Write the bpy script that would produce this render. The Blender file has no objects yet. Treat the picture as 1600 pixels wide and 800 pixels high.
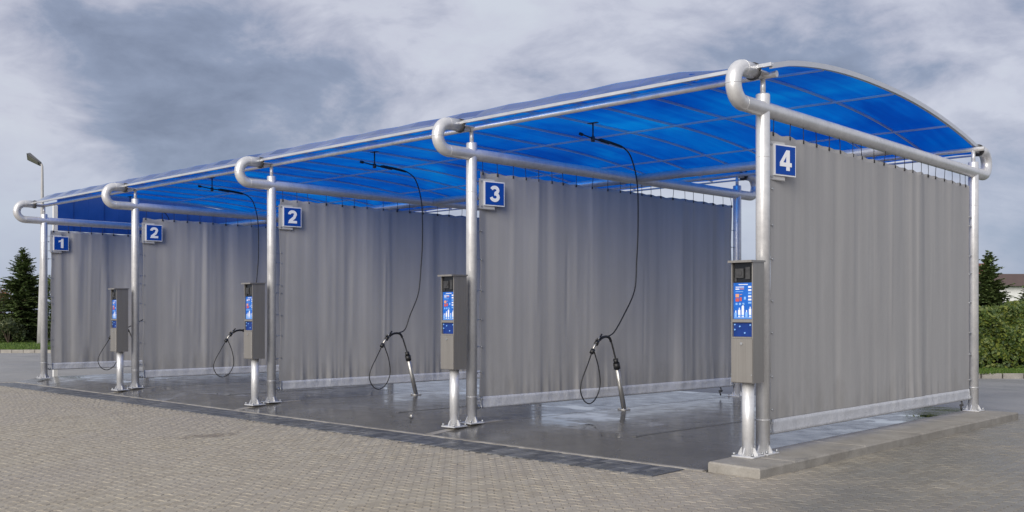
import bpy, math, random
from mathutils import Vector, Matrix, Euler
R = math.radians
PI = math.pi
scene = bpy.context.scene
col = scene.collection

# ------------------------------------------------------------------ camera
cam_d = bpy.data.cameras.new('camera')
cam = bpy.data.objects.new('camera', cam_d)
col.objects.link(cam)
CAMX, CAMY, CAMZ, YAW = 5.208, -9.899, 1.55, 0.7367
cam.location = (CAMX, CAMY, CAMZ)
cam.rotation_euler = (R(90), 0, YAW)
cam_d.sensor_width = 36.0
cam_d.lens = 36.0 * 1520 / 1600
cam_d.shift_y = (491.7 - 400) / 1600
cam_d.clip_start = 0.1
cam_d.clip_end = 5000
scene.camera = cam

# ------------------------------------------------------------------ sky, sun, exposure
SUN_AZ = math.atan2(0.25, -0.97)          # towards the sun: out in front of the bays, a little to the right
SUN_EL = R(25)
world = bpy.data.worlds.new('World')
scene.world = world
world.use_nodes = True
wn, wl = world.node_tree.nodes, world.node_tree.links
wn.clear()


def wnode(t, **kw):
    n = wn.new(t)
    for k, v in kw.items():
        setattr(n, k, v)
    return n


def wmath(op, a, b=None, clamp=False):
    n = wn.new('ShaderNodeMath')
    n.operation = op
    n.use_clamp = clamp
    for i, v in enumerate((a, b)):
        if v is None:
            continue
        if isinstance(v, (int, float)):
            n.inputs[i].default_value = v
        else:
            wl.new(v, n.inputs[i])
    return n.outputs[0]


sky = wnode('ShaderNodeTexSky', sky_type='NISHITA', sun_disc=False)
sky.sun_elevation = SUN_EL
sky.sun_rotation = SUN_AZ
tc = wnode('ShaderNodeTexCoord')
sp = wnode('ShaderNodeSeparateXYZ')
wl.new(tc.outputs['Generated'], sp.inputs[0])
mp = wnode('ShaderNodeMapping')
mp.inputs['Location'].default_value = (0.3, 9.7, 0)
mp.inputs['Rotation'].default_value = (0.16, 0.14, 0)
mp.inputs['Scale'].default_value = (3.0, 3.0, 6.2)
wl.new(tc.outputs['Generated'], mp.inputs[0])
n1 = wnode('ShaderNodeTexNoise')
n1.inputs['Scale'].default_value = 0.95
n1.inputs['Detail'].default_value = 9
n1.inputs['Roughness'].default_value = 0.5
n1.inputs['Distortion'].default_value = 0.35
wl.new(mp.outputs[0], n1.inputs['Vector'])
n2 = wnode('ShaderNodeTexNoise')
n2.inputs['Scale'].default_value = 2.8
n2.inputs['Detail'].default_value = 7
n2.inputs['Roughness'].default_value = 0.6
n2.inputs['Distortion'].default_value = 0.3
wl.new(mp.outputs[0], n2.inputs['Vector'])
dens = wmath('ADD', wmath('MULTIPLY', n1.outputs[0], 0.67), wmath('MULTIPLY', n2.outputs[0], 0.33))
ramp = wnode('ShaderNodeValToRGB')
cr = ramp.color_ramp
cr.elements[0].position = 0.40
cr.elements[0].color = (0.43, 0.452, 0.505, 1)
cr.elements[1].position = 0.65
cr.elements[1].color = (0.135, 0.158, 0.225, 1)
for p_, c_ in ((0.465, (0.40, 0.41, 0.475)), (0.522, (0.30, 0.312, 0.385)), (0.572, (0.19, 0.22, 0.302))):
    e = cr.elements.new(p_)
    e.color = (*c_, 1)
wl.new(dens, ramp.inputs[0])
# towards the horizon the cloud layer thins into pale blue air
hor = wnode('ShaderNodeMapRange')
hor.inputs['From Min'].default_value = 0.0
hor.inputs['From Max'].default_value = 0.17
hor.inputs['To Min'].default_value = 0.8
hor.inputs['To Max'].default_value = 0.0
wl.new(sp.outputs[2], hor.inputs['Value'])
mixh = wnode('ShaderNodeMix', data_type='RGBA')
mixh.inputs['B'].default_value = (0.235, 0.283, 0.40, 1)
wl.new(hor.outputs[0], mixh.inputs['Factor'])
wl.new(ramp.outputs[0], mixh.inputs['A'])
vm = wnode('ShaderNodeVectorMath', operation='SCALE')
vm.inputs['Scale'].default_value = 10.0
wl.new(mixh.outputs['Result'], vm.inputs[0])
mixs = wnode('ShaderNodeMix', data_type='RGBA')
mixs.inputs['Factor'].default_value = 0.92
wl.new(sky.outputs[0], mixs.inputs['A'])
wl.new(vm.outputs[0], mixs.inputs['B'])
bg = wnode('ShaderNodeBackground')
bg.inputs['Strength'].default_value = 0.1
wl.new(mixs.outputs['Result'], bg.inputs['Color'])
wo = wnode('ShaderNodeOutputWorld')
wl.new(bg.outputs[0], wo.inputs[0])

sun_d = bpy.data.lights.new('sun', 'SUN')
sun_d.energy = 2.5
sun_d.angle = R(42)
sun_d.color = (1.0, 0.95, 0.88)
sun = bpy.data.objects.new('sun', sun_d)
col.objects.link(sun)
sd = Vector((math.sin(SUN_AZ) * math.cos(SUN_EL), math.cos(SUN_AZ) * math.cos(SUN_EL), math.sin(SUN_EL)))
sun.rotation_euler = sd.to_track_quat('Z', 'Y').to_euler()
sun.location = (3, -20, 14)

scene.view_settings.view_transform = 'Standard'
scene.view_settings.look = 'None'
scene.view_settings.gamma = 1.0
scene.view_settings.exposure = 0.56

# ------------------------------------------------------------------ materials
GZ_ = -0.10
MATS = {}


class NT:
    """small helper round a material's node tree"""

    def __init__(self, name):
        m = bpy.data.materials.new(name)
        m.use_nodes = True
        self.m, self.t = m, m.node_tree
        self.n, self.l = m.node_tree.nodes, m.node_tree.links
        self.n.clear()
        self.out = self.n.new('ShaderNodeOutputMaterial')
        MATS[name] = m

    def new(self, t, **kw):
        n = self.n.new(t)
        for k, v in kw.items():
            setattr(n, k, v)
        return n

    def set(self, sock, v):
        if isinstance(v, bpy.types.NodeSocket):
            self.l.new(v, sock)
        elif v is not None:
            if isinstance(v, (tuple, list)) and len(v) == 3 and sock.type == 'RGBA':
                v = (*v, 1)
            sock.default_value = v

    def bsdf(self, color=None, rough=0.5, metal=0.0, spec=0.5, normal=None, **kw):
        b = self.new('ShaderNodeBsdfPrincipled')
        self.set(b.inputs['Base Color'], color)
        self.set(b.inputs['Roughness'], rough)
        self.set(b.inputs['Metallic'], metal)
        self.set(b.inputs['Specular IOR Level'], spec)
        if normal is not None:
            self.l.new(normal, b.inputs['Normal'])
        for k, v in kw.items():
            self.set(b.inputs[k], v)
        self.l.new(b.outputs[0], self.out.inputs[0])
        return b

    def coord(self, which='Object', scale=(1, 1, 1), rot=(0, 0, 0)):
        if which == 'World':
            g = self.new('ShaderNodeNewGeometry')
            src = g.outputs['Position']
        else:
            c = self.new('ShaderNodeTexCoord')
            src = c.outputs[which]
        mpn = self.new('ShaderNodeMapping')
        mpn.inputs['Scale'].default_value = scale
        mpn.inputs['Rotation'].default_value = rot
        self.l.new(src, mpn.inputs[0])
        return mpn.outputs[0]

    def noise(self, vec, scale=5, detail=5, rough=0.55, dist=0.0):
        n = self.new('ShaderNodeTexNoise')
        n.inputs['Scale'].default_value = scale
        n.inputs['Detail'].default_value = detail
        n.inputs['Roughness'].default_value = rough
        n.inputs['Distortion'].default_value = dist
        self.l.new(vec, n.inputs['Vector'])
        return n.outputs[0]

    def ramp(self, fac, stops):
        r = self.new('ShaderNodeValToRGB')
        els = r.color_ramp.elements
        while len(els) < len(stops):
            els.new(0.5)
        for e_, (p, c) in zip(els, stops):
            e_.position = p
            if isinstance(c, (int, float)):
                c = (c, c, c)
            e_.color = (*c, 1)
        self.l.new(fac, r.inputs[0])
        return r.outputs[0]

    def math(self, op, a, b=None, clamp=False):
        n = self.new('ShaderNodeMath', operation=op, use_clamp=clamp)
        self.set(n.inputs[0], a)
        if b is not None:
            self.set(n.inputs[1], b)
        return n.outputs[0]

    def mix(self, f, a, b, blend='MIX'):
        n = self.new('ShaderNodeMix', data_type='RGBA', blend_type=blend)
        self.set(n.inputs['Factor'], f)
        self.set(n.inputs['A'], a)
        self.set(n.inputs['B'], b)
        return n.outputs['Result']

    def bump(self, h, strength=0.3, dist=0.01):
        b = self.new('ShaderNodeBump')
        b.inputs['Strength'].default_value = strength
        b.inputs['Distance'].default_value = dist
        self.l.new(h, b.inputs['Height'])
        return b.outputs[0]

    def island(self):
        g = self.new('ShaderNodeNewGeometry')
        o = self.new('ShaderNodeObjectInfo')
        s = self.math('ADD', g.outputs['Random Per Island'], o.outputs['Random'])
        return self.math('FRACT', s)


def simple(name, color, rough=0.5, metal=0.0, var=0.12, scale=6.0, bump=0.0, spec=0.5):
    t = NT(name)
    v = t.coord('World')
    n = t.noise(v, scale, 5, 0.6)
    c = t.ramp(n, [(0.25, tuple(x * (1 - var) for x in color)), (0.75, tuple(min(1, x * (1 + var)) for x in color))])
    nr = t.bump(t.noise(v, scale * 8, 3), bump, 0.004) if bump else None
    rr = t.ramp(n, [(0.3, max(0, rough - 0.06)), (0.7, min(1, rough + 0.06))])
    t.bsdf(c, rr, metal, spec, nr)
    return t.m


# silver paint on the steel tubes
t = NT('silver_paint')
v = t.coord('World')
n_ = t.noise(v, 3.0, 5, 0.6)
mot = t.noise(v, 16.0, 4, 0.7)
c = t.ramp(t.math('ADD', t.math('MULTIPLY', n_, 0.55), t.math('MULTIPLY', mot, 0.45)), [(0.36, (0.60, 0.60, 0.605)), (0.64, (0.78, 0.775, 0.77))])
drip = t.noise(t.coord('World', (22, 22, 0.6)), 1.0, 4, 0.6)
c = t.mix(t.ramp(drip, [(0.55, 0.0), (0.85, 0.35)]), c, (0.42, 0.41, 0.40))
t.bsdf(c, t.ramp(n_, [(0.3, 0.30), (0.7, 0.42)]), 0.45, 0.5, t.bump(t.noise(v, 90, 2), 0.05, 0.002))

simple('galvanised', (0.42, 0.43, 0.44), 0.42, 0.7, 0.25, 14, 0.05)
simple('aluminium', (0.62, 0.63, 0.65), 0.35, 0.6, 0.08, 5)
t = NT('brushed_steel')
v = t.coord('Object', (1, 1, 90))
n_ = t.noise(t.coord('Object', (160, 160, 1.2)), 1.0, 4, 0.6)
sm = t.noise(t.coord('Object'), 3.5, 4, 0.6)
c = t.ramp(n_, [(0.3, (0.265, 0.248, 0.226)), (0.7, (0.35, 0.332, 0.305))])
c = t.mix(t.ramp(sm, [(0.4, 0.0), (0.8, 0.5)]), c, (0.27, 0.255, 0.235))
t.bsdf(c, t.ramp(sm, [(0.3, 0.30), (0.7, 0.44)]), 0.5, 0.5, t.bump(n_, 0.06, 0.002))
simple('stainless_tube', (0.44, 0.43, 0.41), 0.38, 0.75, 0.12, 9)
simple('black_rubber', (0.014, 0.014, 0.015), 0.5, 0, 0.3, 20)
simple('black_cord', (0.02, 0.02, 0.022), 0.6, 0, 0.3, 20)
simple('dark_steel', (0.07, 0.07, 0.072), 0.45, 0.5, 0.3, 20)
simple('grate_steel', (0.13, 0.13, 0.128), 0.4, 0.2, 0.3, 25)
simple('white_plate', (0.72, 0.73, 0.75), 0.4, 0, 0.05, 5)
simple('pale_grey_plate', (0.46, 0.46, 0.46), 0.5, 0, 0.08, 6)
simple('sign_blue', (0.004, 0.058, 0.33), 0.5, 0, 0.08, 5, 0, 0.2)
simple('numeral_white', (0.80, 0.81, 0.83), 0.4, 0, 0.03, 5)
simple('panel_blue', (0.012, 0.12, 0.50), 0.25, 0, 0.12, 12)
simple('panel_navy', (0.006, 0.035, 0.20), 0.22, 0, 0.2, 14)
simple('display_black', (0.010, 0.011, 0.013), 0.18, 0, 0.3, 20)
simple('print_white', (0.72, 0.76, 0.84), 0.4, 0, 0.08, 30)
simple('print_sky', (0.20, 0.42, 0.80), 0.4, 0, 0.1, 30)
simple('print_red', (0.50, 0.09, 0.07), 0.4, 0, 0.1, 30)
simple('print_orange', (0.65, 0.30, 0.16), 0.4, 0, 0.1, 30)
simple('cladding_blue', (0.010, 0.060, 0.30), 0.35, 0, 0.1, 3)
simple('white_wall', (0.66, 0.66, 0.65), 0.6, 0, 0.06, 2)
simple('tree_bark', (0.085, 0.062, 0.045), 0.9, 0, 0.3, 8, 0.3)
simple('soil', (0.07, 0.055, 0.04), 0.95, 0, 0.3, 5, 0.3)
simple('roof_brown', (0.10, 0.065, 0.055), 0.8, 0, 0.2, 3)
simple('brick_red', (0.16, 0.07, 0.05), 0.85, 0, 0.2, 6)
simple('window_glass', (0.05, 0.06, 0.075), 0.08, 0, 0.2, 1)
simple('lamp_grey', (0.16, 0.16, 0.165), 0.45, 0.4, 0.15, 3)
simple('concrete_pole', (0.42, 0.41, 0.41), 0.7, 0.1, 0.1, 2)
simple('lamp_lens', (0.15, 0.15, 0.135), 0.4, 0, 0.15, 8)

# curtain fabric
t = NT('tarpaulin')
v = t.coord('World')
st = t.noise(t.coord('World', (4.2, 4.2, 0.2)), 1.0, 5, 0.62)
fine = t.noise(v, 60, 3, 0.6)
c = t.ramp(st, [(0.30, (0.385, 0.379, 0.373)), (0.52, (0.418, 0.410, 0.402)), (0.76, (0.475, 0.465, 0.452))])
grime = t.noise(v, 1.1, 5, 0.6)
c = t.mix(t.ramp(grime, [(0.45, 0.0), (0.8, 0.4)]), c, (0.365, 0.355, 0.348))
sz = t.new('ShaderNodeSeparateXYZ')
t.l.new(v, sz.inputs[0])
spl = t.math('SUBTRACT', t.math('MULTIPLY', t.noise(t.coord('World', (3.5, 3.5, 1.6)), 1.0, 6, 0.7), 1.5), t.math('MULTIPLY', sz.outputs[2], 0.75))
c = t.mix(t.ramp(spl, [(0.22, 0.0), (0.55, 0.35)]), c, (0.27, 0.255, 0.235))
b_ = t.bsdf(c, 0.5, 0.0, 0.35, t.bump(fine, 0.04, 0.002))
tl = t.new('ShaderNodeBsdfTranslucent')
t.l.new(c, tl.inputs[0])
mx = t.new('ShaderNodeMixShader')
mx.inputs[0].default_value = 0.12
t.l.new(b_.outputs[0], mx.inputs[1])
t.l.new(tl.outputs[0], mx.inputs[2])
t.l.new(mx.outputs[0], t.out.inputs[0])
t = NT('curtain_hem')
v = t.coord('World')
cr_ = t.noise(t.coord('World', (5, 5, 2.5)), 4.5, 5, 0.65, 1.5)
c = t.ramp(cr_, [(0.3, (0.43, 0.44, 0.465)), (0.7, (0.56, 0.57, 0.60))])
t.bsdf(c, 0.36, 0.0, 0.5, t.bump(cr_, 0.55, 0.02))

# blue twin-wall roof sheet: glossy weather side, duller underside
def sheet_mat(name, ior, rough):
    t = NT(name)
    v = t.coord('World')
    w = t.noise(t.coord('World', (0.55, 0.5, 1)), 1.0, 5, 0.55, 0.6)
    g = t.noise(t.coord('World', (9, 0.5, 1)), 1.0, 4, 0.6)
    dirt = t.math('ADD', t.math('MULTIPLY', w, 0.65), t.math('MULTIPLY', g, 0.35))
    ct = t.ramp(dirt, [(0.32, (0.0005, 0.26, 0.68)), (0.50, (0.001, 0.37, 0.82)), (0.68, (0.004, 0.55, 0.93))])
    tl = t.new('ShaderNodeBsdfTranslucent')
    t.l.new(ct, tl.inputs[0])
    tr = t.new('ShaderNodeBsdfTransparent')
    t.l.new(t.ramp(dirt, [(0.36, (0.0005, 0.30, 0.74)), (0.64, (0.004, 0.55, 0.94))]), tr.inputs[0])
    mx = t.new('ShaderNodeMixShader')
    mx.inputs[0].default_value = 0.62
    t.l.new(tl.outputs[0], mx.inputs[1])
    t.l.new(tr.outputs[0], mx.inputs[2])
    df = t.new('ShaderNodeBsdfDiffuse')
    df.inputs[0].default_value = (0.01, 0.12, 0.5, 1) if ior < 1.2 else (0.10, 0.26, 0.62, 1)
    mx0 = t.new('ShaderNodeMixShader')
    mx0.inputs[0].default_value = 0.03 if ior < 1.2 else 0.16
    t.l.new(mx.outputs[0], mx0.inputs[1])
    t.l.new(df.outputs[0], mx0.inputs[2])
    gl = t.new('ShaderNodeBsdfGlossy')
    gl.inputs['Roughness'].default_value = rough
    gl.inputs[0].default_value = (0.3, 0.6, 1, 1) if ior < 1.2 else (0.9, 0.95, 1, 1)
    fr = t.new('ShaderNodeFresnel')
    fr.inputs[0].default_value = ior
    mx2 = t.new('ShaderNodeMixShader')
    gb = t.new('ShaderNodeNewGeometry')
    t.l.new(t.math('MULTIPLY', fr.outputs[0], t.math('SUBTRACT', 1.0, gb.outputs['Backfacing'])), mx2.inputs[0])
    t.l.new(mx0.outputs[0], mx2.inputs[1])
    t.l.new(gl.outputs[0], mx2.inputs[2])
    t.l.new(mx2.outputs[0], t.out.inputs[0])


sheet_mat('blue_sheet', 1.05, 0.25)
sheet_mat('blue_sheet_top', 1.9, 0.09)
# pavers: each its own tone
t = NT('paver')
v = t.coord('World')
isl = t.island()
c = t.ramp(isl, [(0.0, (0.325, 0.285, 0.222)), (0.5, (0.362, 0.322, 0.254)), (1.0, (0.392, 0.352, 0.282))])
big = t.noise(v, 0.28, 4, 0.6, 0.4)
c = t.mix(t.ramp(big, [(0.40, 0.0), (0.68, 0.55)]), c, (0.325, 0.290, 0.250))
grit = t.noise(v, 140, 3, 0.7)
c = t.mix(0.55, c, t.ramp(grit, [(0.3, 0.55), (0.7, 1.25)]), 'MULTIPLY')
spots = t.noise(t.coord('World', (1, 1, 1)), 1.15, 5, 0.65, 0.8)
c = t.mix(t.ramp(spots, [(0.66, 0.0), (0.80, 0.55)]), c, (0.15, 0.13, 0.115))
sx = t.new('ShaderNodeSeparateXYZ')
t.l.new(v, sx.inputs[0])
wet = t.math('ADD', t.math('ADD', sx.outputs[0], t.math('MULTIPLY', sx.outputs[1], 0.25)), t.math('MULTIPLY', t.math('SUBTRACT', t.noise(v, 1.3, 5, 0.6), 0.5), 2.2))  # mask for the greyer, smoother pavers towards the right, edge broken by noise
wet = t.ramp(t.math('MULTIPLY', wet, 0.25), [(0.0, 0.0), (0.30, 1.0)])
patchy = t.ramp(t.noise(v, 0.7, 5, 0.6, 0.6), [(0.38, 1.0), (0.68, 0.55)])
wet = t.math('MULTIPLY', wet, patchy)
c = t.mix(wet, c, (0.52, 0.555, 0.61), 'MULTIPLY')  # masked pavers turn darker and bluer
for cx_, cy_, rx_, ry_ in ((-6.75, -2.85, 0.34, 0.62),):
    sub = t.new('ShaderNodeVectorMath', operation='SUBTRACT')
    t.l.new(v, sub.inputs[0])
    sub.inputs[1].default_value = (cx_, cy_, GZ_)
    scl = t.new('ShaderNodeVectorMath', operation='MULTIPLY')
    t.l.new(sub.outputs[0], scl.inputs[0])
    scl.inputs[1].default_value = (1 / rx_, 1 / ry_, 0)
    ln = t.new('ShaderNodeVectorMath', operation='LENGTH')
    t.l.new(scl.outputs[0], ln.inputs[0])
    oil = t.math('SUBTRACT', t.math('MULTIPLY', t.noise(v, 6.0, 5, 0.7), 1.9), ln.outputs['Value'])
    c = t.mix(t.ramp(oil, [(0.15, 0.0), (0.7, 0.6)]), c, (0.13, 0.105, 0.085))
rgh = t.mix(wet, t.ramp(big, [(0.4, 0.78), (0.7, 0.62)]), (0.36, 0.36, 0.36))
t.bsdf(c, rgh, 0.0, 0.4, t.bump(grit, 0.35, 0.003))
t = NT('paver_dark')
v = t.coord('World')
isl = t.island()
c = t.ramp(isl, [(0.0, (0.062, 0.064, 0.068)), (0.6, (0.105, 0.108, 0.113)), (1.0, (0.165, 0.166, 0.168))])
grit = t.noise(v, 120, 3, 0.7)
t.bsdf(c, t.ramp(t.noise(v, 1.5, 4), [(0.35, 0.25), (0.65, 0.5)]), 0.0, 0.5, t.bump(grit, 0.3, 0.003))
simple('joint_sand', (0.16, 0.138, 0.117), 0.95, 0, 0.25, 9, 0.3)
simple('joint_dark', (0.028, 0.028, 0.030), 0.8, 0, 0.25, 9, 0.3)

# ground beyond the nearest pavers: the same paving too far off to tell the stones apart
t = NT('paving_far')
v = t.coord('World', (1, 1, 1), (0, 0, R(90)))
br = t.new('ShaderNodeTexBrick')
br.offset = 0.5
br.inputs['Scale'].default_value = 1.0
br.inputs['Brick Width'].default_value = 0.2
br.inputs['Row Height'].default_value = 0.1
br.inputs['Mortar Size'].default_value = 0.006
br.inputs['Color1'].default_value = (0.355, 0.300, 0.248, 1)
br.inputs['Color2'].default_value = (0.395, 0.338, 0.284, 1)
br.inputs['Mortar'].default_value = (0.25, 0.215, 0.18, 1)
t.l.new(v, br.inputs['Vector'])
wv = t.coord('World')
big = t.noise(wv, 0.28, 4, 0.6, 0.4)
c = t.mix(t.ramp(big, [(0.40, 0.0), (0.68, 0.55)]), br.outputs[0], (0.295, 0.280, 0.262))
t.bsdf(c, 0.75, 0.0, 0.35)

# asphalt of the drive behind and beside the wash
t = NT('asphalt')
v = t.coord('World')
a = t.noise(v, 0.7, 6, 0.65, 0.5)
bnd = t.noise(t.coord('World', (0.22, 0.9, 1), (0, 0, -YAW)), 1.0, 5, 0.6, 0.6)
c = t.ramp(a, [(0.3, (0.235, 0.232, 0.228)), (0.7, (0.315, 0.311, 0.303))])
c = t.mix(t.ramp(bnd, [(0.45, 0.0), (0.66, 0.6)]), c, (0.18, 0.18, 0.182))
g = t.noise(v, 80, 3, 0.7)
c = t.mix(0.4, c, t.ramp(g, [(0.3, 0.6), (0.7, 1.3)]), 'MULTIPLY')
t.bsdf(c, t.ramp(bnd, [(0.45, 0.75), (0.66, 0.38)]), 0.0, 0.5, t.bump(g, 0.3, 0.003))
# wet concrete of the wash bays
t = NT('wet_concrete')
v = t.coord('World')
pud = t.noise(t.coord('World', (0.42, 0.75, 1), (0, 0, 0.2)), 1.0, 5, 0.55, 0.7)
film = t.noise(v, 3.0, 5, 0.6)
c = t.ramp(t.noise(v, 1.6, 6, 0.65), [(0.3, (0.085, 0.082, 0.077)), (0.7, (0.140, 0.135, 0.126))])
pud = t.math('ADD', t.math('MULTIPLY', pud, 0.86), t.math('MULTIPLY', t.noise(v, 5.0, 4, 0.6), 0.14))
pm = t.ramp(pud, [(0.57, 0.0), (0.615, 1.0)])
c = t.mix(pm, c, (0.08, 0.078, 0.074))
rg = t.mix(pm, t.ramp(film, [(0.35, 0.13), (0.7, 0.30)]), (0.02, 0.02, 0.02))
bh = t.noise(v, 45, 4, 0.65)
h = t.mix(pm, bh, (0.5, 0.5, 0.5))
t.bsdf(c, rg, 0.0, 0.5, t.bump(h, 0.10, 0.004), **{'Coat Weight': t.math('MULTIPLY', pm, 0.5), 'Coat Roughness': 0.02})
# pale dry concrete
t = NT('dry_concrete')
v = t.coord('World')
a = t.noise(v, 2.2, 6, 0.65)
b = t.noise(v, 55, 4, 0.7)
c = t.ramp(a, [(0.3, (0.245, 0.225, 0.195)), (0.7, (0.355, 0.335, 0.300))])
c = t.mix(0.5, c, t.ramp(b, [(0.3, 0.6), (0.7, 1.2)]), 'MULTIPLY')
stn = t.noise(t.coord('World', (3, 3, 3)), 1.0, 5, 0.7, 0.6)
c = t.mix(t.ramp(stn, [(0.5, 0.0), (0.72, 0.65)]), c, (0.13, 0.122, 0.11))
t.bsdf(c, t.ramp(stn, [(0.5, 0.75), (0.7, 0.4)]), 0.0, 0.4, t.bump(b, 0.3, 0.004))

t = NT('grass_blade')
isl = t.island()
t.bsdf(t.ramp(isl, [(0.0, (0.040, 0.085, 0.012)), (0.6, (0.075, 0.135, 0.018)), (1.0, (0.13, 0.17, 0.035))]), 0.6, 0, 0.3)
simple('lawn', (0.058, 0.100, 0.016), 0.9, 0, 0.3, 1.5, 0.3)


def foliage(name, stops, rough=0.55):
    t = NT(name)
    isl = t.island()
    c = t.ramp(isl, stops)
    t.bsdf(c, rough, 0, 0.35)


foliage('needle_green', [(0.0, (0.060, 0.100, 0.036)), (0.5, (0.115, 0.165, 0.056)), (1.0, (0.17, 0.215, 0.075))])
foliage('hedge_leaf', [(0.0, (0.024, 0.046, 0.010)), (0.5, (0.056, 0.088, 0.015)), (1.0, (0.135, 0.155, 0.024))])
foliage('rust_leaf', [(0.0, (0.07, 0.07, 0.03)), (0.5, (0.16, 0.085, 0.04)), (1.0, (0.24, 0.12, 0.06))])
foliage('shrub_leaf', [(0.0, (0.030, 0.045, 0.020)), (0.5, (0.055, 0.075, 0.030)), (1.0, (0.11, 0.12, 0.05))])


# ------------------------------------------------------------------ mesh building
class MB:
    def __init__(self):
        self.v, self.f, self.s, self.mi = [], [], [], []
        self.mat = 0

    def add(self, vs, fs, smooth=False):
        o = len(self.v)
        self.v += [tuple(p) for p in vs]
        for f in fs:
            self.f.append(tuple(i + o for i in f))
            self.s.append(smooth)
            self.mi.append(self.mat)
        return self

    def box(self, x0, y0, z0, x1, y1, z1, M=None):
        vs = [(x, y, z) for z in (z0, z1) for y in (y0, y1) for x in (x0, x1)]
        if M is not None:
            vs = [M @ Vector(p) for p in vs]
        fs = [(0, 2, 3, 1), (4, 5, 7, 6), (0, 1, 5, 4), (2, 6, 7, 3), (0, 4, 6, 2), (1, 3, 7, 5)]
        return self.add(vs, fs)

    def bbox(self, x0, y0, z0, x1, y1, z1, c=0.006):
        """box with chamfered vertical edges and top edge"""
        ring = lambda d, z: [(x0 + c + d, y0 + d, z), (x1 - c - d, y0 + d, z), (x1 - d, y0 + c + d, z), (x1 - d, y1 - c - d, z),
                             (x1 - c - d, y1 - d, z), (x0 + c + d, y1 - d, z), (x0 + d, y1 - c - d, z), (x0 + d, y0 + c + d, z)]
        vs = ring(c, z0) + ring(0, z0 + c) + ring(0, z1 - c) + ring(c, z1)
        fs = [tuple(range(7, -1, -1)), tuple(range(24, 32))]
        for k in range(3):
            for i in range(8):
                j = (i + 1) % 8
                fs.append((k * 8 + i, k * 8 + j, k * 8 + 8 + j, k * 8 + 8 + i))
        return self.add(vs, fs)

    def tube(self, pts, r, n=12, caps=True, closed=False):
        pts = [Vector(p) for p in pts]
        rs = r if isinstance(r, (list, tuple)) else [r] * len(pts)
        m = len(pts)
        tang = []
        for i in range(m):
            a_ = pts[max(0, i - 1)]
            b_ = pts[min(m - 1, i + 1)]
            d = b_ - a_
            tang.append(d.normalized() if d.length > 1e-9 else Vector((0, 0, 1)))
        ref = Vector((1, 0, 0)) if abs(tang[0].x) < 0.9 else Vector((0, 1, 0))
        u = tang[0].cross(ref).normalized()
        vs, fs = [], []
        for i in range(m):
            u = (u - tang[i] * u.dot(tang[i])).normalized()
            w_ = tang[i].cross(u)
            for k in range(n):
                an = 2 * PI * k / n
                vs.append(pts[i] + (u * math.cos(an) + w_ * math.sin(an)) * rs[i])
        for i in range(m - 1):
            for k in range(n):
                k2 = (k + 1) % n
                fs.append((i * n + k, i * n + k2, (i + 1) * n + k2, (i + 1) * n + k))
        self.add(vs, fs, True)
        if caps:
            o = len(self.v) - len(vs)
            for ring, rev in ((range(n), True), (range((m - 1) * n, m * n), False)):
                idx = [o + k for k in ring]
                if rev:
                    idx.reverse()
                self.f.append(tuple(idx))
                self.s.append(False)
                self.mi.append(self.mat)
        return self

    def prism(self, poly, ax, a0, a1):
        """poly of 2-D points extruded along axis ax ('x': points are (y,z))"""
        n = len(poly)
        mk = {'x': lambda p, a_: (a_, p[0], p[1]), 'y': lambda p, a_: (p[0], a_, p[1]), 'z': lambda p, a_: (p[0], p[1], a_)}[ax]
        vs = [mk(p, a0) for p in poly] + [mk(p, a1) for p in poly]
        fs = [tuple(range(n - 1, -1, -1)), tuple(range(n, 2 * n))]
        for i in range(n):
            j = (i + 1) % n
            fs.append((i, j, n + j, n + i))
        return self.add(vs, fs)

    def mesh(self, name, mats):
        me = bpy.data.meshes.new(name)
        me.from_pydata(self.v, [], self.f)
        me.polygons.foreach_set('use_smooth', self.s)
        for m in (mats if isinstance(mats, (list, tuple)) else [mats]):
            me.materials.append(MATS[m])
        me.polygons.foreach_set('material_index', self.mi)
        me.update()
        return me

    def build(self, name, mats, parent=None, loc=(0, 0, 0), rot=(0, 0, 0)):
        return obj(name, self.mesh(name, mats), parent, loc, rot)


def obj(name, me, parent=None, loc=(0, 0, 0), rot=(0, 0, 0)):
    o = bpy.data.objects.new(name, me)
    o.location = loc
    o.rotation_euler = rot
    if parent is not None:
        o.parent = parent
    col.objects.link(o)
    return o


def empty(name, label=None, cat=None, loc=(0, 0, 0), rot=(0, 0, 0), group=None):
    o = obj(name, None, None, loc, rot)
    o.empty_display_size = 0.2
    if label:
        o['label'] = label
        o['category'] = cat
    if group:
        o['group'] = group
    return o


def tag(o, label, cat, group=None):
    o['label'] = label
    o['category'] = cat
    if group:
        o['group'] = group
    return o


def kids(o):
    return [c for c in bpy.data.objects if c.parent == o]


def copy_tree(o, parent=None):
    c = o.copy()
    col.objects.link(c)
    if parent is not None:
        c.parent = parent
    for ch in kids(o):
        copy_tree(ch, c)
    return c


def project(x, y, z):
    dx, dy = x - CAMX, y - CAMY
    X = dx * math.cos(YAW) + dy * math.sin(YAW)
    Z = -dx * math.sin(YAW) + dy * math.cos(YAW)
    return X, Z


# ------------------------------------------------------------------ layout of the wash
GZ = -0.10                                  # level of the paving; the bay floor is 0
FX = [-19.17, -14.54, -9.52, -4.55, 0.0]    # frame lines
SK = [0.45, 0.45, 0.48, 0.50, 0.19]         # sideways run of each frame over its depth
DEP = 6.68
BEAM_Z = 3.84
HR = 0.19                                   # radius of the end bends
TUBE_R = 0.086


def frame_pt(i, y, z=0.0):
    return Vector((FX[i] + SK[i] * y / DEP, y, z))


def front_y(x):                             # the bay front runs slightly askew
    return -0.95 + 0.025 * (-x)


def kerb_x(y):                              # outer face of the raised kerb at the right end
    return 0.50 + 0.038 * (y + 0.95)


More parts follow.
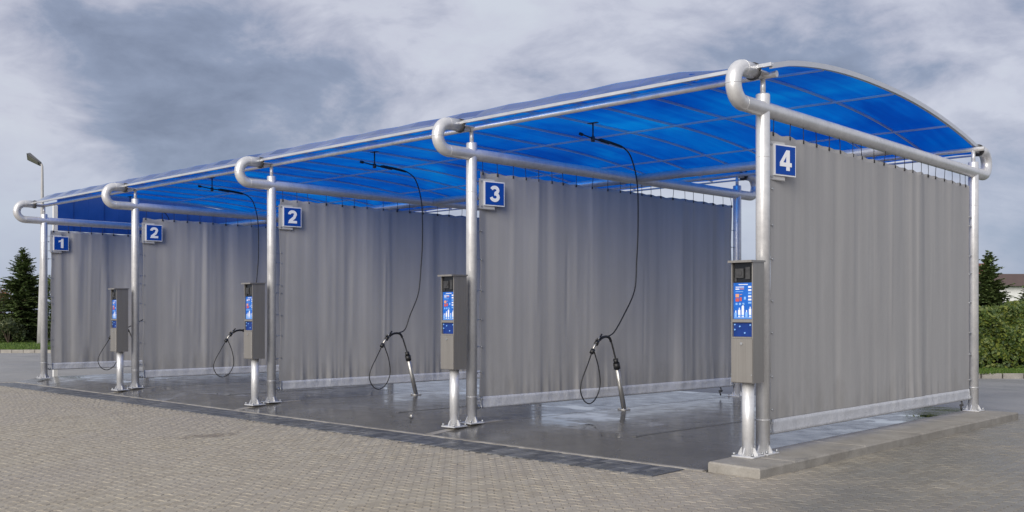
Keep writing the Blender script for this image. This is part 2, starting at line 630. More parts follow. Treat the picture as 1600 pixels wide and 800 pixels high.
# ------------------------------------------------------------------ ground and paving
def flat(name, pts, z, mat, kind='structure'):
    m = MB()
    m.add([(x, y, z) for x, y in pts], [tuple(range(len(pts)))])
    o = m.build(name, mat)
    o['kind'] = kind
    return o


flat('ground', [(-1500, -400), (1500, -400), (1500, 1800), (-1500, 1800)], GZ - 0.012, 'paving_far')

flat('asphalt', [(-120, -1.16), (-19.8, -1.16), (-19.8, 7.08), (1.0, 7.75), (60, 7.75), (60, 70), (-120, 70)], GZ - 0.006, 'asphalt')
rng = random.Random(5)
PL, PW, GAP = 0.2, 0.1, 0.0028


def paver_outline():
    """zigzag interlocking stone: long edges along y"""
    lx = [(0, 0), (0.015, 0.025), (0, 0.05), (-0.015, 0.075), (0, 0.1), (0.015, 0.125), (0, 0.15), (-0.015, 0.175), (0, 0.2)]
    left = [(x - PW / 2, y - PL / 2) for x, y in lx]
    right = [(x + PW / 2, y - PL / 2) for x, y in lx]
    # counter-clockwise: bottom-left -> bottom-right -> up the right -> top-right -> down the left
    mid_b = [(0.0, -PL / 2 + 0.008)]
    mid_t = [(0.0, PL / 2 + 0.008)]
    return left[:1] + mid_b + right + mid_t + left[:0:-1]


OUT = paver_outline()


def paver_geo(gap, ch=0.005, depth=0.02):
    k = 1 - gap / PW
    ky = 1 - gap / PL
    k2, ky2 = k - 2 * ch / PW, ky - 2 * ch / PL
    n = len(OUT)
    vs = [(x * k2, y * ky2, 0) for x, y in OUT] + [(x * k, y * ky, -ch) for x, y in OUT] + [(x * k, y * ky, -depth) for x, y in OUT]
    fs = [tuple(range(n))]
    for r_ in range(2):
        for i in range(n):
            j = (i + 1) % n
            fs.append((r_ * n + j, r_ * n + i, (r_ + 1) * n + i, (r_ + 1) * n + j))
    return vs, fs


pv, pf = paver_geo(GAP)
pavement = empty('pavement')
pavement['kind'] = 'structure'
pavement.location = (0, -4, GZ)

spots = []
ix0, ix1 = int(-30 / PW), int(12 / PW)
for ix in range(ix0, ix1):
    for iy in range(int(-10 / PL), int(14 / PL)):
        x = ix * PW
        y = iy * PL + (PL / 2 if ix % 2 else 0)
        X, Z = project(x, y, GZ)
        if Z < 5.6 or Z > 25 or abs(X / Z * 1520) > 860:
            continue
        if y > 7.68 or (x < -19.8 and y > -1.2):
            continue
        fy = front_y(min(x, 0))
        if x < kerb_x(y) - 0.02 and -20 < x and y > fy - 0.02 and y < 7.0:
            continue
        if -19.6 < x < -0.42 and fy - 0.66 < y:
            continue
        spots.append((Z, abs(X / Z * 1520), x, y))
spots.sort()
inview = [s for s in spots if s[1] < 800 and 1520 * (CAMZ - GZ) / s[0] < 308.3]
chosen = set(inview[:300])
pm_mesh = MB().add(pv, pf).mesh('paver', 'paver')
f = MB()
for s in spots:
    z_, u_, x, y = s
    dz = rng.uniform(-0.0022, 0.0022)
    tx, ty, tw = rng.gauss(0, 0.007), rng.gauss(0, 0.007), rng.gauss(0, 0.006)
    if s in chosen:
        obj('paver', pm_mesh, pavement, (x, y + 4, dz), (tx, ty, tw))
    else:
        c_, s_ = math.cos(tw), math.sin(tw)
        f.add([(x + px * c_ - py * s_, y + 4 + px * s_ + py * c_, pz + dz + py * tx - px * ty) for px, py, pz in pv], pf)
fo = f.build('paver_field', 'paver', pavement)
fo['kind'] = 'stuff'
jb = MB()
jb.add([(-32, -7, 0), (12, -7, 0), (12, 11.74, 0), (-19.79, 11.74, 0), (-19.79, 2.85, 0), (-32, 2.85, 0)], [(0, 1, 2, 3, 4, 5)])
jb.build('joint_bed', 'joint_sand', pavement, (0, 0, -0.0075))

# dark paver band along the bay front
band = empty('dark_paver_band')
band['kind'] = 'structure'
band.location = (-0.4, -1.3, GZ)
bb = MB()
ends = [(-19.6, front_y(-19.6) - 0.655), (-0.385, front_y(-0.385) - 0.655), (-0.385, front_y(-0.385) - 0.055), (-19.6, front_y(-19.6) - 0.055)]
bb.prism([(x + 0.4, y + 1.3) for x, y in ends], 'z', -0.05, 0.0035)
bb.build('joint_bed', 'joint_dark', band)
dm = MB()
dm.bbox(-0.0475, -0.0975, -0.02, 0.0475, 0.0975, 0, 0.005)
dmesh = dm.mesh('paver', 'paver_dark')
bands = MB()
cnt = 0
x = -0.445
while x > -19.55:
    for k in range(3):
        y = front_y(x) - 0.055 - 0.105 - k * 0.2
        dz = rng.uniform(0.0065, 0.0105)
        if cnt < 300:
            obj('paver', dmesh, band, (x + 0.4, y + 1.3, dz), (rng.gauss(0, 0.01), rng.gauss(0, 0.01), -0.025))
        else:
            M = Matrix.Translation((x + 0.4, y + 1.3, dz))
            bands.add([M @ Vector(p) for p in dm.v], dm.f)
        cnt += 1
    x -= 0.1
bo = bands.build('paver_field', 'paver_dark', band)
bo['kind'] = 'stuff'

# bay floor: concrete slabs falling to the front, pale kerb strip, dry strips at the frame lines
floor_root = empty('bay_floor')
floor_root['kind'] = 'structure'
floor_root.location = (-10, 3, 0)


def floor_z(y, fy):
    if y > 0.25:
        return 0.0
    return -0.086 * (0.25 - y) / (0.25 - fy)


def slab(x0, x1, y0f, y1, nx=6, ny=8, off=0.0, name='slab', mat='wet_concrete'):
    m = MB()
    vs, fs = [], []
    for j in range(ny + 1):
        for i in range(nx + 1):
            xx = x0 + (x1 - x0) * i / nx
            a_ = y0f(xx)
            yy = a_ + (y1 - a_) * j / ny
            vs.append((xx + 0.055 * max(0, yy) + 10, yy - 3, floor_z(yy, front_y(xx)) + off))
    top = len(vs)
    for j in range(ny):
        for i in range(nx):
            q = j * (nx + 1) + i
            fs.append((q, q + 1, q + nx + 2, q + nx + 1))
    rim = [i for i in range(nx + 1)] + [(j + 1) * (nx + 1) - 1 for j in range(1, ny + 1)] + \
          [ny * (nx + 1) + i for i in range(nx - 1, -1, -1)] + [j * (nx + 1) for j in range(ny - 1, 0, -1)]
    for q in rim:
        vs.append((vs[q][0], vs[q][1], vs[q][2] - 0.14))
    n = len(rim)
    for a_ in range(n):
        b_ = (a_ + 1) % n
        fs.append((rim[b_], rim[a_], top + a_, top + b_))
    m.add(vs, fs)
    return m.build(name, mat, floor_root)


edges = [-19.75] + FX[1:4] + [-0.15]
for b_ in range(4):
    x0, x1 = edges[b_] + 0.08, edges[b_ + 1] - 0.08
    if b_ == 0:
        x0 = edges[0]
    if b_ == 3:
        x1 = edges[4] - 0.004
    slab(x0, x1, lambda xx: front_y(xx) + 0.005, 3.55, 6, 10)
    slab(x0, x1, lambda xx: 3.562, 7.05, 4, 3)
for i in (1, 2, 3):
    slab(FX[i] - 0.073, FX[i] + 0.073, lambda xx: front_y(xx) + 0.005, 0.55, 1, 6, 0.004, 'dry_strip', 'dry_concrete')
    slab(FX[i] - 0.073, FX[i] + 0.073, lambda xx: 0.56, 7.05, 1, 4, 0.002, 'slab', 'wet_concrete')
# pale strip at the front edge, in lengths of two metres
x = -0.165
while x > -19.7:
    x2 = max(x - 2.0, -19.75)
    m = MB()
    vs = []
    for xx in (x2 + 0.005, x - 0.005):
        fy = front_y(xx)
        for yy, zz in ((fy - 0.05, -0.22), (fy - 0.05, -0.092), (fy - 0.042, -0.086), (fy, -0.083), (fy, -0.22)):
            vs.append((xx + 10, yy - 3, zz))
    m.add(vs, [(0, 1, 6, 5), (1, 2, 7, 6), (2, 3, 8, 7), (3, 4, 9, 8), (0, 4, 3, 2, 1), (5, 6, 7, 8, 9)])
    m.build('edging_strip', 'dry_concrete', floor_root)
    x = x2

# raised kerb under the right-hand frame
kerb = empty('kerb')
kerb['kind'] = 'structure'
kerb.location = (0.2, -0.95, GZ)
ky = [-0.97, -0.30, 1.4, 3.1, 4.8, 6.9]


def kerb_block(y0, y1, first):
    m = MB()
    x0a, x0b = -0.147 + 0.028 * max(0, y0), -0.147 + 0.028 * max(0, y1)
    x1a, x1b = kerb_x(y0), kerb_x(y1)
    s0 = -0.035 if first else 0.0        # the front end is cut slightly askew
    c_ = 0.012
    base = [(x0a, y0 + (0.05 if first else 0)), (x1a, y0 + s0), (x1b, y1), (x0b, y1)]
    cx = sum(p[0] for p in base) / 4
    cy = sum(p[1] for p in base) / 4
    ins = [(p[0] + math.copysign(c_, cx - p[0]), p[1] + (math.copysign(c_, cy - p[1]) if first or True else 0)) for p in base]
    off = (-0.2, 0.95, -GZ)
    vs = [(p[0], p[1], GZ - 0.12) for p in base] + [(p[0], p[1], -0.014) for p in base] + [(p[0], p[1], 0.003) for p in ins]
    vs = [(v_[0] + off[0], v_[1] + off[1], v_[2] + off[2]) for v_ in vs]
    fs = [(8, 9, 10, 11)]
    for k in range(2):
        for i in range(4):
            j = (i + 1) % 4
            fs.append((k * 4 + i, k * 4 + j, k * 4 + 4 + j, k * 4 + 4 + i))
    m.add(vs, fs)
    return m.build('kerb_stone', 'dry_concrete', kerb)


for a_, b_ in zip(ky[:-1], ky[1:]):
    kerb_block(a_ + (0.002 if a_ > -0.9 else 0), b_ - 0.002, a_ < -0.9)

# drain gratings in the bays
grates = ['long drain grating in the wet floor of the nearest bay', 'long drain grating in the wet floor between signs 2 and 3',
          'long drain grating in the wet floor in front of the further sign 2']
for q, i in enumerate((3, 2, 1)):
    cx = FX[i + 1 if i < 4 else 4] - 1.85
    g = empty('drain_grate', grates[q], 'drain', (cx, 2.0, 0.001), (0, 0, -0.06), 'drain gratings in the bay floors')
    fr_ = MB()
    for sx in (-1, 1):
        fr_.box(sx * 0.028 - 0.004, -1.7, -0.01, sx * 0.028 + 0.004, 1.7, 0.002)
    fr_.box(-0.024, -1.7, -0.01, 0.024, 1.7, 0.0008)
    fr_.build('frame', 'grate_steel', g)
    bars = MB()
    for k in range(48):
        yy = -1.68 + k * 0.07
        bars.box(-0.0235, yy, 0.001, 0.0235, yy + 0.045, 0.003)
    bars.build('bars', 'grate_steel', g)

# ------------------------------------------------------------------ the canopy
canopy = empty('wash_canopy', 'long open steel canopy with curved blue translucent roof over the wash bays', 'canopy', (FX[4], 0, 0))

ROOF_Y0, ROOF_Y1, ROOF_ZF, ROOF_ZB = -0.19, 7.22, 4.235, 4.175
RISE_TOP = 4.555


def arch_z(y, x=-5.0):
    """underside of the roof: steep at the front eave, long fall to the back"""
    mid = (ROOF_Y0 + ROOF_Y1) / 2 - 0.25
    if y < mid:
        u = (mid - y) / (mid - ROOF_Y0)
        z = ROOF_ZF + (RISE_TOP - ROOF_ZF) * (1 - u ** 2.4)
    else:
        u = (y - mid) / (ROOF_Y1 - mid)
        z = ROOF_ZB + (RISE_TOP - ROOF_ZB) * (1 - u ** 1.9)
    k = 0.15 - 0.13 * sm01((x + 1.6) / 1.6)
    return z + k * sm01((y - ROOF_Y0) / 0.45) * (1 - 0.85 * sm01((y - 0.2) / 3.0))


def sm01(u):
    u = max(0.0, min(1.0, u))
    return u * u * (3 - 2 * u)


def shear(x, y):
    # the roof follows the slight skew of the frames
    return x + 0.07 * min(1.0, max(0.0, (0.2 - x) / 4.6)) * y


pp = MB()
pp.bbox(-0.132, -0.132, 0, 0.132, 0.132, 0.02, 0.005)
plate_mesh = pp.mesh('base_plate', 'silver_paint')
gm = MB()
gm.prism([(0.060, 0.02), (0.118, 0.02), (0.118, 0.034), (0.080, 0.10), (0.060, 0.10)], 'y', -0.006, 0.006)
gus_mesh = gm.mesh('gusset', 'silver_paint')
bm_ = MB()
bm_.tube([(0, 0, 0.022), (0, 0, 0.05)], 0.015, 6)
bolt_mesh = bm_.mesh('bolt', 'galvanised')


def foot(post, hole=0.11):
    pl = obj('base_plate', plate_mesh, post)
    for k in range(4):
        obj('gusset', gus_mesh, post, (0, 0, 0), (0, 0, k * PI / 2 + PI / 4 * 0))
    for sx in (-1, 1):
        for sy in (-1, 1):
            obj('bolt', bolt_mesh, post, (sx * hole, sy * hole, 0))
    return pl


pm_ = MB()
pm_.tube([(0, 0, 0.02), (0, 0, 3.99), (0, 0, 4.0)], [0.078, 0.078, 0.074], 28)
for zz in (0.38, 3.30):
    pm_.tube([(0, 0, zz - 0.004), (0, 0, zz + 0.004)], 0.0795, 28)
post_mesh = pm_.mesh('post', 'silver_paint')
sm_ = MB()
sm_.tube([(0, 0, 3.99), (0, 0, 4.185)], 0.030, 16)
stub_mesh = sm_.mesh('stub_tube', 'silver_paint')
cm_ = MB()
cm_.box(-0.10, -0.21, 4.205, 0.10, 0.04, 4.222)
cm_.box(-0.03, -0.20, 4.165, 0.03, -0.05, 4.205)
cleat_mesh = cm_.mesh('bracket', 'silver_paint')

for i in range(5):
    ang = -math.atan(SK[i] / DEP)
    for back in (0, 1):
        p = frame_pt(i, DEP if back else 0)
        post = obj('post', post_mesh, canopy, (p.x, p.y, 0.003 if i == 4 else 0.0), (0, 0, ang))
        foot(post)
        obj('stub_tube', stub_mesh, post)
        obj('bracket', cleat_mesh, post, (0, 0, 0), (0, 0, PI if back else 0))
    # cross beam with a half-circle bend at each end
    L = math.hypot(SK[i], DEP)
    m = MB()
    path = []
    yb = -0.43
    path.append((0, yb + 0.20, BEAM_Z + 2 * HR))
    for k in range(15):
        an = PI / 2 + PI * k / 14
        path.append((0, yb + HR * math.cos(an), BEAM_Z + HR + HR * math.sin(an)))
    for y in (-0.2, 0.5, 2, 4, L - 0.5, L + 0.2):
        path.append((0, y, BEAM_Z))
    for k in range(15):
        an = -PI / 2 + PI * k / 14
        path.append((0, L + 0.43 + HR * math.cos(an), BEAM_Z + HR + HR * math.sin(an)))
    path.append((0, L + 0.23, BEAM_Z + 2 * HR))
    m.tube(path, TUBE_R, 24)
    # weld seams
    for q in (1, 8, 15):
        a_, b_ = Vector(path[q]), Vector(path[q + 1])
        d = (b_ - a_).normalized() * 0.004
        m.tube([a_ - d, a_ + d], TUBE_R + 0.0018, 24)
    beam = m.build('cross_beam', 'silver_paint', canopy, (FX[i], 0, 0), (0, 0, ang))
    for yy in (yb + 0.20, L + 0.23):
        fl = MB()
        s_ = 1 if yy < 0 else -1
        fl.tube([(0, yy - 0.003, BEAM_Z + 2 * HR), (0, yy + s_ * 0.03, BEAM_Z + 2 * HR)], TUBE_R + 0.012, 20)
        for k in range(6):
            an = k * PI / 3
            fl.tube([(0.09 * math.cos(an), yy - 0.02 * s_, BEAM_Z + 2 * HR + 0.09 * math.sin(an)), (0.09 * math.cos(an), yy + s_ * 0.05, BEAM_Z + 2 * HR + 0.09 * math.sin(an))], 0.009, 6)
        fl.build('flange', 'dark_steel', beam)

# long tubes: one over each row of posts, one between the cross beams at mid depth
m = MB()
m.tube([(FX[0] - 0.12, 0, 4.205), (0.17, 0, 4.205)], 0.036, 16)
m.build('eave_tube', 'silver_paint', canopy)
m = MB()
m.tube([(FX[0] - 0.12 + SK[0], DEP, 4.205), (-2.5 + 0.4, DEP, 4.205), (0.17 + SK[4], DEP, 4.205)], 0.036, 16)
m.build('eave_tube', 'silver_paint', canopy)
for i in range(4):
    a_, b_ = frame_pt(i, 3.65, BEAM_Z), frame_pt(i + 1, 3.65, BEAM_Z)
    m = MB()
    d = (b_ - a_).normalized()
    m.tube([a_ + d * 0.08, b_ - d * 0.08], 0.07, 18)
    m.build('tie_beam', 'silver_paint', canopy)

# curved roof: ribs, purlins, edge trims and one sheet between every two ribs
NR = 21
rx = [0.20 - (0.20 + 19.42) * k / NR for k in range(NR + 1)]
NY = 40
ys = [ROOF_Y0 + (ROOF_Y1 - ROOF_Y0) * j / NY for j in range(NY + 1)]
for k in range(NR):
    m = MB()
    vs, fs = [], []
    xa, xb = rx[k] - 0.002, rx[k + 1] + 0.002
    for lay, dz in ((0, 0.0), (1, 0.012)):
        for y in ys:
            for xx in (xa, (xa + xb) / 2, xb):
                sag = 0.014 if xx not in (xa, xb) else 0
                vs.append((shear(xx, y), y, arch_z(y, xx) + 0.03 + dz + sag))
    n = len(ys) * 3
    for j in range(NY):
        for q in range(2):
            a_ = j * 3 + q
            fs.append((a_, a_ + 1, a_ + 4, a_ + 3))
            fs.append((n + a_ + 1, n + a_, n + a_ + 3, n + a_ + 4))
        a_ = j * 3
        fs.append((a_, a_ + 3, n + a_ + 3, n + a_))
        fs.append((a_ + 5, a_ + 2, n + a_ + 2, n + a_ + 5))
    for a_ in (0, 1):
        fs.append((a_ + 1, a_, n + a_, n + a_ + 1))
        q = NY * 3 + a_
        fs.append((q, q + 1, n + q + 1, n + q))
    m.add(vs, fs, False)
    m.mi = [1 if (len(f_) == 4 and min(f_) >= n) else 0 for f_ in m.f]
    m.build('roof_sheet', ['blue_sheet', 'blue_sheet_top'], canopy)


def arch_bar(x, w, z0, z1, name, mat):
    m = MB()
    vs, fs = [], []
    for y in ys:
        for dx, dz in ((-w, z0), (w, z0), (w, z1), (-w, z1)):
            vs.append((shear(x, y) + dx, y, arch_z(y, x) + dz))
    for j in range(NY):
        for q in range(4):
            r_ = (q + 1) % 4
            fs.append((j * 4 + q, j * 4 + r_, j * 4 + 4 + r_, j * 4 + 4 + q))
    fs += [(3, 2, 1, 0), tuple(NY * 4 + q for q in range(4))]
    m.add(vs, fs)
    return m.build(name, mat, canopy)


for k in range(NR + 1):
    end = k in (0, NR)
    if end:
        arch_bar(rx[k], 0.022, -0.014, 0.046, 'end_arch', 'aluminium')
    else:
        arch_bar(rx[k], 0.010, 0.000, 0.028, 'rib', 'aluminium')
for y in (1.15, 3.35, 5.5):
    m = MB()
    xs = [0.18, -0.4, -0.8, -1.2, -1.6, -2, -4.5, -9, -14, -19.4]
    for xa, xb in zip(xs[:-1], xs[1:]):
        pa, pb = shear(xa, y), shear(xb, y)
        vs = []
        for px, z in ((pa, arch_z(y, xa)), (pb, arch_z(y, xb))):
            for dy, dz in ((-0.016, -0.024), (0.016, -0.024), (0.016, -0.0015), (-0.016, -0.0015)):
                vs.append((px, y + dy, z + dz))
        m.add(vs, [(0, 1, 5, 4), (1, 2, 6, 5), (2, 3, 7, 6), (3, 0, 4, 7)] + ([(3, 2, 1, 0)] if xa == 0.18 else []) + ([(4, 5, 6, 7)] if xb == -19.4 else []))
    m.build('purlin', 'aluminium', canopy)
for y, s_, ROOF_Z in ((ROOF_Y0, -1, ROOF_ZF), (ROOF_Y1, 1, ROOF_ZB)):
    m = MB()
    xs = [0.225, -1, -2, -4.5, -9, -14, -19.44]
    for xa, xb in zip(xs[:-1], xs[1:]):
        pa, pb = shear(xa, y), shear(xb, y)
        vs = []
        for px in (pa, pb):
            for dy, dz in ((-0.02, 0.006), (0.02, 0.006), (0.02, 0.028), (-0.02, 0.044)):
                vs.append((px, y - s_ * dy + s_ * 0.03, ROOF_Z + dz))
        m.add(vs, [(0, 1, 5, 4), (1, 2, 6, 5), (2, 3, 7, 6), (3, 0, 4, 7)] + ([(3, 2, 1, 0)] if xa == 0.225 else []) + ([(4, 5, 6, 7)] if xb == -19.44 else []))
    m.build('eave_trim', 'aluminium', canopy)

# ------------------------------------------------------------------ curtains
CUR_LABEL = ['grey tarpaulin curtain behind the sign numbered 1, farthest left', 'grey tarpaulin curtain behind the farther of the two signs numbered 2',
             'grey tarpaulin curtain behind the nearer of the two signs numbered 2', 'grey tarpaulin curtain behind the sign numbered 3',
             'large grey tarpaulin curtain behind the sign numbered 4 at the right end']
ZB, ZT, CY0, CY1 = 0.20, 3.615, 0.16, 6.50
HEM = 0.165


sb = MB()
sb.tube([(0, 0, 0), (0.004, 0, 0.08), (0, 0, 0.17)], 0.0045, 6)
sb.tube([(0, 0, -0.015), (0, 0, 0.025)], 0.015, 6)
strap_mesh = sb.mesh('strap', 'black_cord')
tb = MB()
tb.tube([(0, 0, 0), (0, 0.06, 0.004), (0, 0.13, 0)], 0.005, 6)
tb.tube([(-0.012, 0.115, 0), (0.02, 0.115, 0)], 0.012, 6)
tb.tube([(0, 0.03, -0.012), (0, 0.03, 0.02)], 0.007, 6)
tie_mesh = tb.mesh('side_tie', 'galvanised')

for i in range(5):
    r_ = random.Random(40 + i * 7)
    ang = -math.atan(SK[i] / DEP)
    cur = empty('curtain', CUR_LABEL[i], 'curtain', (FX[i], 0, 0), (0, 0, ang), 'curtains between the wash bays')
    amp = 0.2 if i == 4 else (0.36 if i == 3 else 0.42)
    comps = []
    for lam, a_ in ((1.9, 0.046), (1.02, 0.040), (0.60, 0.026), (0.35, 0.011), (0.19, 0.003)):
        comps.append((2 * PI / (lam * r_.uniform(0.9, 1.1)), a_, r_.uniform(0, 6.28), r_.uniform(-0.25, 0.25)))
    slow = [(r_.uniform(0.6, 1.4), r_.uniform(0, 6.28)) for _ in range(3)]
    bot = [(2 * PI / (lam * r_.uniform(0.9, 1.1)), r_.uniform(0, 6.28)) for lam in (0.33, 0.21, 0.135, 0.09)]
    strap_y = []
    yy = CY0 + 0.06
    while yy < CY1:
        strap_y.append(yy)
        yy += r_.uniform(0.25, 0.39)
    ny, nz = 300, 74
    creases = [(r_.uniform(CY0, CY1), r_.uniform(0.03, 0.07), r_.uniform(0.006, 0.018) * r_.choice((-1, 1)), r_.uniform(0.3, 1.5), r_.uniform(2.0, 3.6)) for _ in range(16)]

    def disp(y, z):
        mod = 0.65 + 0.35 * math.sin(slow[0][0] * y + slow[0][1])
        d = 0
        yw = y + 0.22 * math.sin(1.9 * y + slow[0][1]) + 0.09 * math.sin(5.3 * y + slow[1][1]) + 0.03 * math.sin(11.7 * y + slow[2][1])
        for w_, a_, p_, kz in comps:
            d += a_ * math.sin(w_ * yw + p_ + kz * z)
        mid = 0.55 + 0.45 * abs((z - 1.6) / 1.9)
        d *= mod * mid
        for cy, cw, ca, c0, c1 in creases:
            u = (y - cy - 0.02 * (z - 2)) / cw
            if -3 < u < 3:
                d += ca * math.exp(-u * u) * sm01((z - c0) / 0.6) * sm01((c1 + 0.4 - z) / 0.6)
        # pinched under each strap
        near = min(abs(y - s) for s in strap_y)
        tz = math.exp(-(ZT - z) / 0.38)
        d += (0.016 * math.exp(-(near / 0.05) ** 2) - 0.006) * tz
        # gathered above the hem
        bz = math.exp(-max(0, z - ZB - HEM) / 0.30)
        g_ = 0
        for q, (w_, p_) in enumerate(bot):
            g_ += (1 - abs(math.sin(w_ * y * 0.5 + p_))) * (0.026, 0.024, 0.014, 0.006)[q]
        d += 1.5 * (g_ - 0.016) * bz * (0.6 + 0.4 * math.sin(slow[1][0] * 2 * y + slow[1][1]))
        return d * amp

    def top_sag(y):
        near = min(abs(y - s) for s in strap_y)
        return -0.015 * min(1, near / 0.16) ** 1.4 * (1 + 0.5 * math.sin(y * 3.3))

    m = MB()
    vs, fs = [], []
    zb = ZB + HEM
    for k in range(nz + 1):
        u = k / nz
        z0 = zb + (ZT - zb) * (u ** 1.25)
        for j in range(ny + 1):
            y = CY0 + (CY1 - CY0) * j / ny
            z = z0 + top_sag(y) * sm01((z0 - ZT + 0.8) / 0.8)
            edge = min(1, (y - CY0) / 0.12, (CY1 - y) / 0.12)
            yo = y + 0.012 * math.sin(z * 5 + i) * (1 - edge)
            vs.append((disp(y, z0) * (0.25 + 0.75 * edge), yo, z))
    for k in range(nz):
        for j in range(ny):
            a_ = k * (ny + 1) + j
            fs.append((a_, a_ + 1, a_ + ny + 2, a_ + ny + 1))
    m.add(vs, fs, True)
    sheet = m.build('sheet', 'tarpaulin', cur)
    sol = sheet.modifiers.new('thick', 'SOLIDIFY')
    sol.thickness = 0.004
    sol.offset = 0
    # hem: a lighter sleeve round the bottom bar
    m = MB()
    vs, fs = [], []
    prof = [(0.010, 1.02), (0.015, 0.75), (0.013, 0.45), (0.020, 0.22), (0.022, 0.10), (0.012, 0.0), (-0.012, 0.0), (-0.022, 0.10), (-0.020, 0.22), (-0.013, 0.45), (-0.015, 0.75), (-0.010, 1.02)]
    nyh = 150
    for j in range(nyh + 1):
        y = CY0 + 0.02 + (CY1 - CY0 - 0.04) * j / nyh
        d0 = disp(y, zb)
        wob = 0.004 * math.sin(y * 9 + i) + 0.003 * math.sin(y * 23.7 + 1.3 * i)
        for dx, h_ in prof:
            vs.append((dx + d0 * h_ * 0.8 + wob * (1 - abs(2 * h_ - 1)), y, ZB + HEM * h_))
    n = len(prof)
    for j in range(nyh):
        for q in range(n):
            q2 = (q + 1) % n
            fs.append((j * n + q, j * n + q2, (j + 1) * n + q2, (j + 1) * n + q))
    fs += [tuple(range(n)), tuple(range(nyh * n + n - 1, nyh * n - 1, -1))]
    m.add(vs, fs, True)
    m.build('hem', 'curtain_hem', cur)
    m = MB()
    m.tube([(0, 0.085, ZB + 0.025), (0, DEP - 0.085, ZB + 0.025)], 0.015, 10)
    for yy in (0.13, CY1 + 0.03):
        m.tube([(0, yy - 0.02, ZB + 0.025), (0, yy + 0.02, ZB + 0.025)], 0.028, 10)
    m.build('bottom_bar', 'galvanised', cur)
    for s in strap_y:
        gapz = BEAM_Z - TUBE_R - ZT
        o = obj('strap', strap_mesh, cur, (disp(s, ZT) * 0.5, s, ZT - 0.03), (r_.gauss(0, 0.08), 0, r_.uniform(0, 3)))
        o.scale = (1, 1, (gapz + 0.035) / 0.17)
    z = 0.33
    while z < 3.5:
        obj('side_tie', tie_mesh, cur, (0, 0.075, z), (r_.gauss(0, 0.12), 0, 0))
        obj('side_tie', tie_mesh, cur, (0, DEP - 0.075, z + r_.uniform(-0.1, 0.1)), (r_.gauss(0, 0.12), 0, PI))
        z += r_.choice((0.16, 0.38, 0.42, 0.46))
    # shackle hanging under the bar near the back
    m = MB()
    yy = 6.15
    m.tube([(0, yy, ZB), (0.01, yy + 0.01, ZB - 0.05), (0, yy - 0.02, ZB - 0.10), (0.0, yy + 0.01, ZB - 0.15)], 0.014, 6)
    m.tube([(0, yy - 0.04, ZB - 0.07), (0, yy + 0.05, ZB - 0.07)], 0.02, 6)
    m.build('tie_down', 'dark_steel', cur)

# ------------------------------------------------------------------ number signs
SIGN_LABEL = ['smallest blue sign, white 1, at the far left end', 'blue square sign with white 2, small and farther, second sign from the left',
              'blue square sign with white 2, larger and nearer, middle of the five', 'blue square sign with white 3, fourth from the left',
              'largest blue sign, white 4, on the rightmost curtain']
NUM = ['1', '2', '2', '3', '4']


def stroke(m, pts, hw, x0, x1):
    """thick line through 2-D points (y, z), extruded from x0 to x1"""
    P = [Vector((p[0], p[1])) for p in pts]
    n = len(P)
    L_, R_ = [], []
    for k in range(n):
        d = (P[min(n - 1, k + 1)] - P[max(0, k - 1)]).normalized()
        nn = Vector((-d.y, d.x))
        L_.append(P[k] + nn * hw)
        R_.append(P[k] - nn * hw)
    vs, fs = [], []
    for x in (x0, x1):
        for k in range(n):
            vs.append((x, L_[k].x, L_[k].y))
        for k in range(n):
            vs.append((x, R_[k].x, R_[k].y))
    o = 2 * n
    for k in range(n - 1):
        fs.append((o + k, o + n + k, o + n + k + 1, o + k + 1))
        fs.append((k, k + 1, o + k + 1, o + k))
        fs.append((n + k + 1, n + k, o + n + k, o + n + k + 1))
    fs.append((0, o, o + n, n))
    fs.append((n - 1, 2 * n - 1, o + 2 * n - 1, o + n - 1))
    m.add(vs, fs)


def numeral(ch, x0, x1):
    m = MB()
    hw = 0.030
    if ch == '1':
        m.prism([(-0.008, -0.11), (0.052, -0.11), (0.052, 0.115), (0.012, 0.115), (-0.008, 0.085), (-0.062, 0.065), (-0.062, 0.025), (-0.008, 0.042)][::1], 'x', x0, x1)
    elif ch == '2':
        pts = [(-0.058, 0.045)]
        for k in range(11):
            an = R(170 - k * 20.5)
            pts.append((0.0 + 0.058 * math.cos(an), 0.048 + 0.042 * math.sin(an) + 0.004))
        pts += [(0.035, -0.005), (0.0, -0.035), (-0.040, -0.068), (-0.056, -0.09)]
        stroke(m, pts, 0.026, x0, x1)
        m.prism([(-0.086, -0.112), (0.086, -0.112), (0.086, -0.066), (-0.065, -0.066)], 'x', x0, x1 + 0.0004)
    elif ch == '3':
        pts = []
        for k in range(11):
            an = R(165 - k * 24)
            pts.append((0.0 + 0.056 * math.cos(an), 0.052 + 0.042 * math.sin(an)))
        stroke(m, pts, 0.025, x0, x1)
        pts = []
        for k in range(12):
            an = R(95 - k * 24.5)
            pts.append((0.0 + 0.062 * math.cos(an), -0.046 + 0.048 * math.sin(an)))
        stroke(m, pts, 0.025, x0, x1 + 0.0004)
    else:
        m.prism([(0.010, -0.115), (0.066, -0.115), (0.066, 0.118), (0.010, 0.118)], 'x', x0, x1)
        m.prism([(0.012, 0.118), (-0.098, -0.028), (-0.098, -0.066), (-0.045, -0.028), (0.012, 0.052)][::1], 'x', x0, x1 + 0.0004)
        m.prism([(-0.098, -0.070), (0.098, -0.070), (0.098, -0.024), (-0.098, -0.024)], 'x', x0, x1 + 0.0008)
    return m


